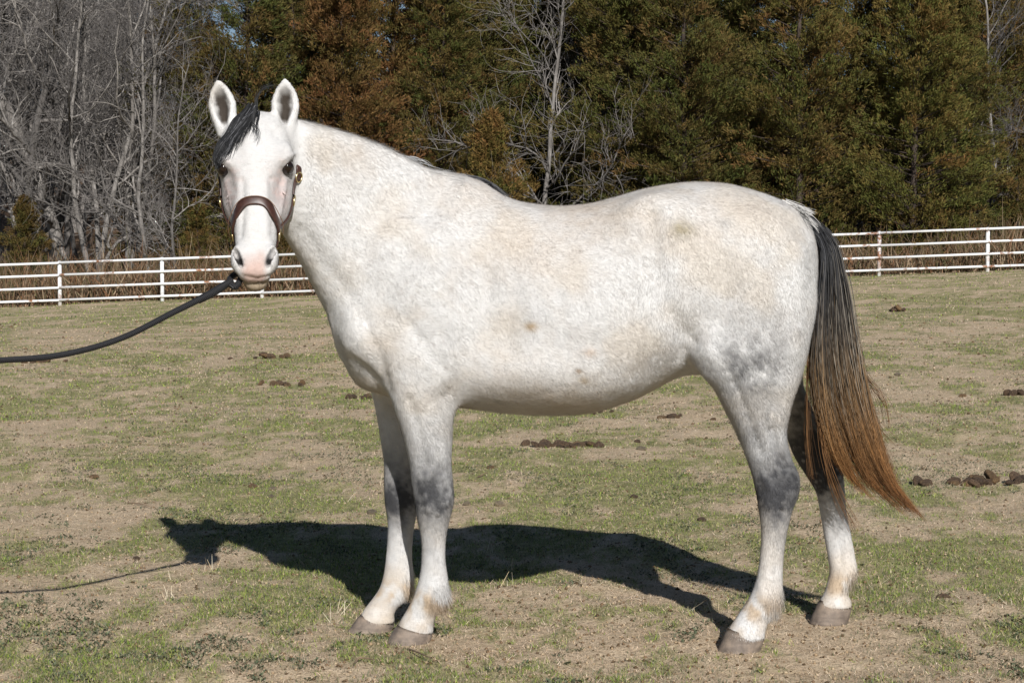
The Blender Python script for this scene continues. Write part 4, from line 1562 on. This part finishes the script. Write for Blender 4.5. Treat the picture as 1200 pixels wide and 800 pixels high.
# ------------------------------------------------------------------ trees
class Seg:
    def __init__(self):
        self.p0, self.p1, self.r0, self.r1 = [], [], [], []

    def add(self, a, b, r0, r1):
        self.p0.append(a)
        self.p1.append(b)
        self.r0.append(r0)
        self.r1.append(r1)

    def mesh(self, sides):
        if not self.p0:
            return np.zeros((0, 3)), np.zeros((0, 4), int)
        p0, p1 = np.array(self.p0), np.array(self.p1)
        r0, r1 = np.array(self.r0)[:, None], np.array(self.r1)[:, None]
        a = p1 - p0
        a /= np.linalg.norm(a, axis=1, keepdims=True) + 1e-9
        b = np.cross(a, [.31, .22, .13] + np.abs(a[:, ::-1]) * 0 + np.where(np.abs(a[:, 2:3]) > .8, [1, 0, 0], [0, 0, 1]))
        b /= np.linalg.norm(b, axis=1, keepdims=True) + 1e-9
        c = np.cross(a, b)
        n = len(p0)
        V = np.zeros((n, 2, sides, 3))
        for j in range(sides):
            t = 2 * math.pi * j / sides
            d = math.cos(t) * b + math.sin(t) * c
            V[:, 0, j] = p0 + d * r0
            V[:, 1, j] = p1 + d * r1
        o = (np.arange(n) * 2 * sides)[:, None]
        Q = np.concatenate([np.concatenate([o + j, o + (j + 1) % sides, o + sides + (j + 1) % sides, o + sides + j], 1) for j in range(sides)])
        return V.reshape(-1, 3), Q


def unit(v):
    return v / (np.linalg.norm(v) + 1e-9)


def bare_tree(seed, height, r0, lean=.04, forks=2, spread=.55, low=.25):
    """returns trunk, limb and twig meshes of a leafless tree standing at the origin"""
    q = np.random.default_rng(seed)
    T, LB, W = Seg(), [], Seg()

    def grow(p, d, length, rad, level):
        if level == 1:
            LB.append(Seg())
        store = T if level == 0 else (LB[-1] if (level == 1 or rad > .016) else W)
        n = max(3, int(length / (.55 if level == 0 else .38 if level == 1 else .26)))
        step = length / n
        for i in range(n):
            t = (i + 1) / n
            bend = {0: .055, 1: .16}.get(level, .24)
            d = unit(d + q.normal(0, bend, 3) + np.array([0, 0, .035 if level else .03]))
            p2 = p + d * step
            ra, rb = rad * (1 - .72 * i / n), rad * (1 - .72 * (i + 1) / n)
            store.add(p - d * step * .04, p2, ra, rb)
            p = p2
            if level >= 3 or rb < .0045:
                continue
            pr = {0: .95 if t > low else .12, 1: .85, 2: .8, 3: .7}[level]
            for _ in range(2 if (level and q.random() < .35) else 1):
                if q.random() > pr:
                    continue
                az = q.uniform(0, 6.283)
                ref = unit(np.cross(d, [math.cos(az), math.sin(az), .3]))
                an = q.uniform(.5, 1.15) * (1 if level else spread / .55)
                nd = unit(d * math.cos(an) + ref * math.sin(an) + np.array([0, 0, .12]))
                ln = {0: height * q.uniform(.18, .42) * (1.15 - .6 * t), 1: length * q.uniform(.25, .55), 2: length * q.uniform(.3, .6), 3: length * q.uniform(.35, .7)}[level]
                grow(p, nd, max(ln, .18), max(rb * q.uniform(.42, .68), .0075), level + 1)
        return p
    d0 = unit(np.array([q.normal(0, lean), q.normal(0, lean), 1.0]))
    if forks == 1:
        grow(np.array([0, 0, -.2]), d0, height, r0, 0)
    else:
        for k in range(forks):
            a = q.uniform(0, 6.28)
            grow(np.array([math.cos(a) * r0 * .8, math.sin(a) * r0 * .8, -.2]), unit(d0 + .16 * np.array([math.cos(a), math.sin(a), 0])), height * q.uniform(.75, 1), r0 * .75, 0)
    return T, LB, W


def bark_mat(name, a, b, c, sc=6):
    nt = NT(name)
    tc = nt.n("ShaderNodeTexCoord")
    mp = nt.n("ShaderNodeMapping")
    mp.inputs["Scale"].default_value = (sc, sc, sc * .35)
    nt.l(tc.outputs["Object"], mp.inputs["Vector"])
    nz = noise(nt, 1.0, 6, .7, vec=mp.outputs[0])
    oi = nt.n("ShaderNodeObjectInfo")
    col = nt.ramp(nz.outputs["Fac"], [(.3, a), (.52, b), (.75, c)]).outputs[0]
    rr = nt.ramp(oi.outputs["Random"], [(0, (.35, .34, .34)), (.6, (.8, .79, .78)), (1, (1.1, 1.08, 1.06))]).outputs[0]
    nt.l(nt.mix(1, col, rr, 'MULTIPLY'), nt.b.inputs["Base Color"])
    bp = nt.n("ShaderNodeBump", i_Strength=.8, i_Distance=.03)
    nt.l(nz.outputs["Fac"], bp.inputs["Height"])
    nt.l(bp.outputs[0], nt.b.inputs["Normal"])
    nt.set(Roughness=.9)
    return nt.m


M_bark = bark_mat("grey_bark", (.10, .09, .08), (.25, .232, .215), (.46, .435, .41))
M_twig = bark_mat("grey_twig", (.11, .10, .095), (.20, .185, .175), (.32, .30, .285), 3)
M_cbark = bark_mat("cedar_bark", (.035, .025, .018), (.075, .052, .04), (.13, .10, .08))

BARE, BARE_FAR = [], []
for sd, h, r0, fk, lo_ in ((11, 15, .17, 1, .2), (12, 14, .13, 2, .22), (13, 16, .22, 1, .3), (14, 13, .10, 1, .12), (15, 15, .14, 3, .2), (16, 17, .19, 1, .35)):
    T, LB, W = bare_tree(sd, h, r0, forks=fk, low=lo_)
    ms = []
    for nm_, S_, sides, mt in [("trunk", T, 8, M_bark)] + [("limb", L_, 5, M_bark) for L_ in LB] + [("twigs", W, 3, M_twig)]:
        v, q_ = S_.mesh(sides)
        ms.append((nm_, mesh_np("bare_" + nm_, v, q_, mt, True)))
    A_ = Seg()
    for L_ in LB:
        A_.p0 += L_.p0
        A_.p1 += L_.p1
        A_.r0 += L_.r0
        A_.r1 += L_.r1
    v, q_ = A_.mesh(4)
    BARE.append(ms)
    BARE_FAR.append([ms[0], ("limbs", mesh_np("bare_limbs", v, q_, M_bark, True)), ms[-1]])
    print("bare", [len(m.polygons) for _, m in ms])


def cedar(seed, height, rad, rust, dens=1.0):
    """eastern red cedar: trunk, limbs and a crown of small scale-leaf sprays"""
    q = np.random.default_rng(seed)
    T, B = Seg(), Seg()
    n = 14
    p = np.array([0, 0, -.2])
    for i in range(n):
        p2 = np.array([q.normal(0, .04), q.normal(0, .04), height * (i + 1) / n * .97])
        T.add(p, p2, .12 * (1 - i / n) + .012, .12 * (1 - (i + 1) / n) + .01)
        p = p2
    tips, dirs, shade = [], [], []
    nb = int(380 * dens)
    for k in range(nb):
        t = q.random() ** .85
        z = height * (.02 + .96 * t)
        prof = (1 - t) ** .75 * (1 - .25 * (1 - sstep(0, .12, t))) + .03
        R = rad * prof * (q.uniform(.62, 1.12) + .22 * math.sin(3 * 6.28 * t + seed))
        az = q.uniform(0, 6.283)
        R *= 1 + .18 * math.sin(2 * az + seed) + .12 * math.sin(5 * az + t * 9)
        up = q.uniform(.15, .75) * (.5 + t)
        a = np.array([0, 0, max(z - R * up, .1)])
        b = np.array([math.cos(az) * R, math.sin(az) * R, z])
        B.add(a, b, .022 * (1 - t) + .008, .004)
        br_hue = q.normal(0, .16)
        m = int(7 + R * 6)
        for j in range(m):
            s_ = 1 - .6 * q.random() ** 1.7 if q.random() > .16 else q.uniform(.05, .4)
            c = a + (b - a) * s_ + q.normal(0, .075 + .04 * R, 3) * np.array([1, 1, .8])
            c[2] = max(c[2], .08)
            tips.append(c)
            dirs.append(unit((b - a) * .8 + np.array([0, 0, .45 * np.linalg.norm(b - a)]) + q.normal(0, .25, 3)))
            shade.append(br_hue)
    tips, dirs, shade = np.array(tips), np.array(dirs), np.array(shade)
    nt_ = len(tips)
    per = 16
    c = np.repeat(tips, per, 0)
    d = np.repeat(dirs, per, 0) + q.normal(0, .48, (nt_ * per, 3))
    d /= np.linalg.norm(d, axis=1, keepdims=True)
    L = q.uniform(.07, .20, nt_ * per)[:, None]
    side = np.cross(d, q.normal(0, 1, (nt_ * per, 3)))
    side /= np.linalg.norm(side, axis=1, keepdims=True) + 1e-9
    w = q.uniform(.009, .020, nt_ * per)[:, None]
    c = c + q.normal(0, .05, (nt_ * per, 3))
    V = np.stack([c, c + d * L * .55 + side * w, c + d * L, c + d * L * .5 - side * w], 1).reshape(-1, 3)
    Q = np.arange(len(V)).reshape(-1, 4)
    hue = np.repeat(np.clip(rust + shade + .30 * (fbm(tips, .55, seed, 3) - .5) * 2, 0, 1), per) + q.normal(0, .09, nt_ * per)
    hue = np.clip(hue, 0, 1)[:, None]
    green, rusty = np.array([.072, .082, .018]), np.array([.165, .074, .028])
    C = (green * (1 - hue) + rusty * hue) * q.uniform(.6, 1.35, (nt_ * per, 1))
    return T, B, V, Q, np.repeat(C, 4, 0)


def foliage_mat():
    nt = NT("cedar_foliage")
    at = nt.n("ShaderNodeAttribute", attribute_name="tint")
    oi = nt.n("ShaderNodeObjectInfo")
    rr = nt.ramp(oi.outputs["Random"], [(0, (.85, .9, .9)), (.5, (1, 1, 1)), (1, (1.2, 1.12, 1.1))]).outputs[0]
    nt.l(nt.mix(1, at.outputs["Color"], rr, 'MULTIPLY'), nt.b.inputs["Base Color"])
    nt.set(Roughness=.75)
    nt.b.inputs["Specular IOR Level"].default_value = .2
    return nt.m


M_cedar = foliage_mat()
CED = {}
for key, sd, h, rd, ru, dn in (("olive", 31, 14, 3.0, .30, 1.0), ("rust", 32, 13, 2.7, .66, 1.0), ("broad", 33, 15, 3.7, .29, 1.35), ("green", 34, 11.5, 2.9, .18, 1.0), ("young", 35, 5.2, 1.5, .38, .5)):
    T, B, V, Q, C = cedar(sd, h, rd, ru, dn)
    v1, q1 = T.mesh(7)
    v2, q2 = B.mesh(3)
    CED[key] = [("trunk", mesh_np("cedar_trunk", v1, q1, M_cbark, True)), ("limbs", mesh_np("cedar_limbs", v2, q2, M_cbark, True)),
                ("crown", mesh_np("cedar_crown", V, Q, M_cedar, False, C))]
    print("cedar", key, len(Q))


def tree(name, ms, px, Y, scale, label, cat="tree", group=None, rot=None, X=None, tilt=0.0):
    x = P(px, 330, Y)[0] if X is None else X
    o = link(name, None, label=label, cat=cat, group=group, loc=(x, Y, float(ground_z(x, Y)) - .05))
    o.rotation_euler = (tilt * .5, tilt, r.uniform(0, 6.28) if rot is None else rot)
    o.scale = (scale, scale, scale * r.uniform(.95, 1.08))
    for nm_, me in ms:
        c_ = link(nm_, me, o)
        if nm_ in ('limbs', 'twigs', 'crown'):
            c_['kind'] = 'stuff'
    return o


GC, GB = "cedars behind the fence", "bare trees of the wood"
for key, px, Y, sc, lab in (
        ("olive", 222, 69, .98, "dark olive cedar just left of the horse's ears"),
        ("olive", 292, 66, 1.05, "olive cedar directly behind the horse's head"),
        ("broad", 345, 71, .95, "olive brown cedar behind the right ear"),
        ("rust", 402, 65, 1.02, "rusty brown cedar above the middle of the neck"),
        ("rust", 462, 68, 1.08, "rust coloured cedar above the crest of the neck"),
        ("olive", 520, 67, .9, "olive cedar behind the withers"),
        ("young", 575, 63.5, 1.02, "low rusty cedar just above the withers"),
        ("young", 610, 66, .7, "small low cedar left of the pale bare tree"),
        ("broad", 735, 66, .98, "large olive cedar above the middle of the back"),
        ("olive", 800, 64, .97, "olive cedar above the loins"),
        ("broad", 868, 66, 1.0, "large broad cedar above the rump"),
        ("olive", 935, 64, .98, "olive cedar above the tail head"),
        ("broad", 1000, 67, .9, "broad cedar right of the tail head"),
        ("green", 1070, 63.5, 1.0, "greener cedar behind the right stretch of fence"),
        ("green", 1118, 65.5, .82, "shorter green cedar, last full cone on the right"),
        ("olive", 1178, 78, .9, "dark shaded cedar at the right edge of the picture"),
        ("olive", 560, 82, 1.15, "dark cedar behind the gap, left of the pale bare tree"),
        ("broad", 668, 80, 1.0, "dark cedar behind the gap, right of the pale bare tree"),
        ("broad", 618, 98, 1.1, "farthest dark cedar seen through the gap above the back"),
        ("young", 1192, 66, .8, "low rusty cedar at the foot of the right edge"),
        ("young", 30, 63, .62, "low young cedar behind the fence at the left edge"),
        ("young", 232, 62.5, .55, "low rusty young cedar behind the fence left of the muzzle"),
        ("young", 350, 61.5, .6, "low young cedar behind the fence right of the muzzle")):
    tree("cedar_tree", CED[key], px, Y, sc, lab, group=GC)
for k, px, Y, sc, lab in (
        (0, 18, 64, .95, "bare grey tree at the left edge of the picture"),
        (2, 80, 67, 1.0, "bare tree with the thick pale trunk on the left"),
        (4, 112, 63, .92, "bare tree forking near the ground behind the left fence post"),
        (1, 145, 64.5, 1.0, "dark forked bare tree between the two left fence posts"),
        (3, 180, 62.5, .8, "slender bare tree just left of the olive cedars"),
        (1, 52, 70, 1.05, "bare tree between the left edge and the thick pale trunk"),
        (5, -30, 68, 1.0, "bare tree reaching in over the left edge"),
        (3, 212, 61.5, .55, "low twiggy bare tree against the cedars left of the head"),
        (3, 637, 65.5, .95, "pale bare tree standing in the gap above the back"),
        (1, 660, 70, .9, "thin forked bare tree in the gap between the cedars"),
        (3, 1150, 68, .8, "bare grey tree between the last green cedar and right edge"),
        (5, 1190, 84, 1.0, "tall bare tree in the shade at the right edge")):
    tree("bare_tree", BARE[k], px, Y, sc, lab, group=GB)
# the depth of the wood: further trees nothing tells apart
GF = "trees deep in the wood"
for i in range(51):
    left = i < 46
    px = -130 + 365 * r.random() if left else 575 + 110 * r.random()
    Y = r.uniform(72, 110) if i % 2 else r.uniform(105, 170)
    tree("bare_tree", BARE_FAR[int(r.integers(0, 6))], px, Y, r.uniform(.95, 1.3),
         "grey bare tree deep in the wood on the left, behind the front trees" if left else "grey bare tree deep in the gap between the cedars above the back", group=GF)
for i in range(22):
    px = (205 + 350 * r.random()) if i < 6 else (665 + 560 * r.random()) if i < 14 else (1090 + 160 * r.random())
    tree("cedar_tree", CED[["olive", "broad", "olive"][i % 3]], px, r.uniform(74, 92), r.uniform(.95, 1.2),
         "dark cedar deep in the wood behind the front cedars of the left half" if i < 6 else "dark cedar deep in the wood behind the front cedars of the right half", group=GF)

# dry brush under the trees along the fence
def brush(n, seed):
    q = np.random.default_rng(seed)
    y = FY + 1.2 + 9 * q.random(n) ** 1.5
    x = q.uniform(-19, 19, n)
    dens = fbm(np.stack([x, y, 0 * x], 1), .35, 91, 3)
    h = q.uniform(.25, 1.3, n) * (.35 + 1.3 * dens)
    p = np.stack([x, y, ground_z(x, y) - .02], 1)
    d = q.normal(0, .35, (n, 3))
    d[:, 2] = 1
    d /= np.linalg.norm(d, axis=1, keepdims=True)
    s = np.cross(d, q.normal(0, 1, (n, 3)))
    s /= np.linalg.norm(s, axis=1, keepdims=True)
    w = q.uniform(.006, .016, n)[:, None]
    mid = p + d * h[:, None] * .6
    d2 = d + q.normal(0, .4, (n, 3))
    tip = mid + d2 * h[:, None] * .45
    V = np.stack([p - s * w, p + s * w, mid + s * w * .8, mid - s * w * .8], 1).reshape(-1, 3)
    V2 = np.stack([mid - s * w * .8, mid + s * w * .8, tip + s * w * .2, tip - s * w * .2], 1).reshape(-1, 3)
    pal = np.array([(.16, .10, .06), (.24, .16, .10), (.32, .24, .16), (.10, .07, .045), (.2, .1, .05), (.12, .11, .05)])
    C = np.repeat(pal[q.integers(0, len(pal), n)] * q.uniform(.7, 1.2, (n, 1)), 4, 0)
    V = np.concatenate([V, V2])
    return V, np.arange(len(V)).reshape(-1, 4), np.concatenate([C, C])


V, Q, C = brush(26000, 5)
link("dry_undergrowth", mesh_np("dry_undergrowth", V, Q, M_grass, False, C), kind="stuff", label="brown brambles and dead weeds under the trees along the fence", cat="undergrowth")
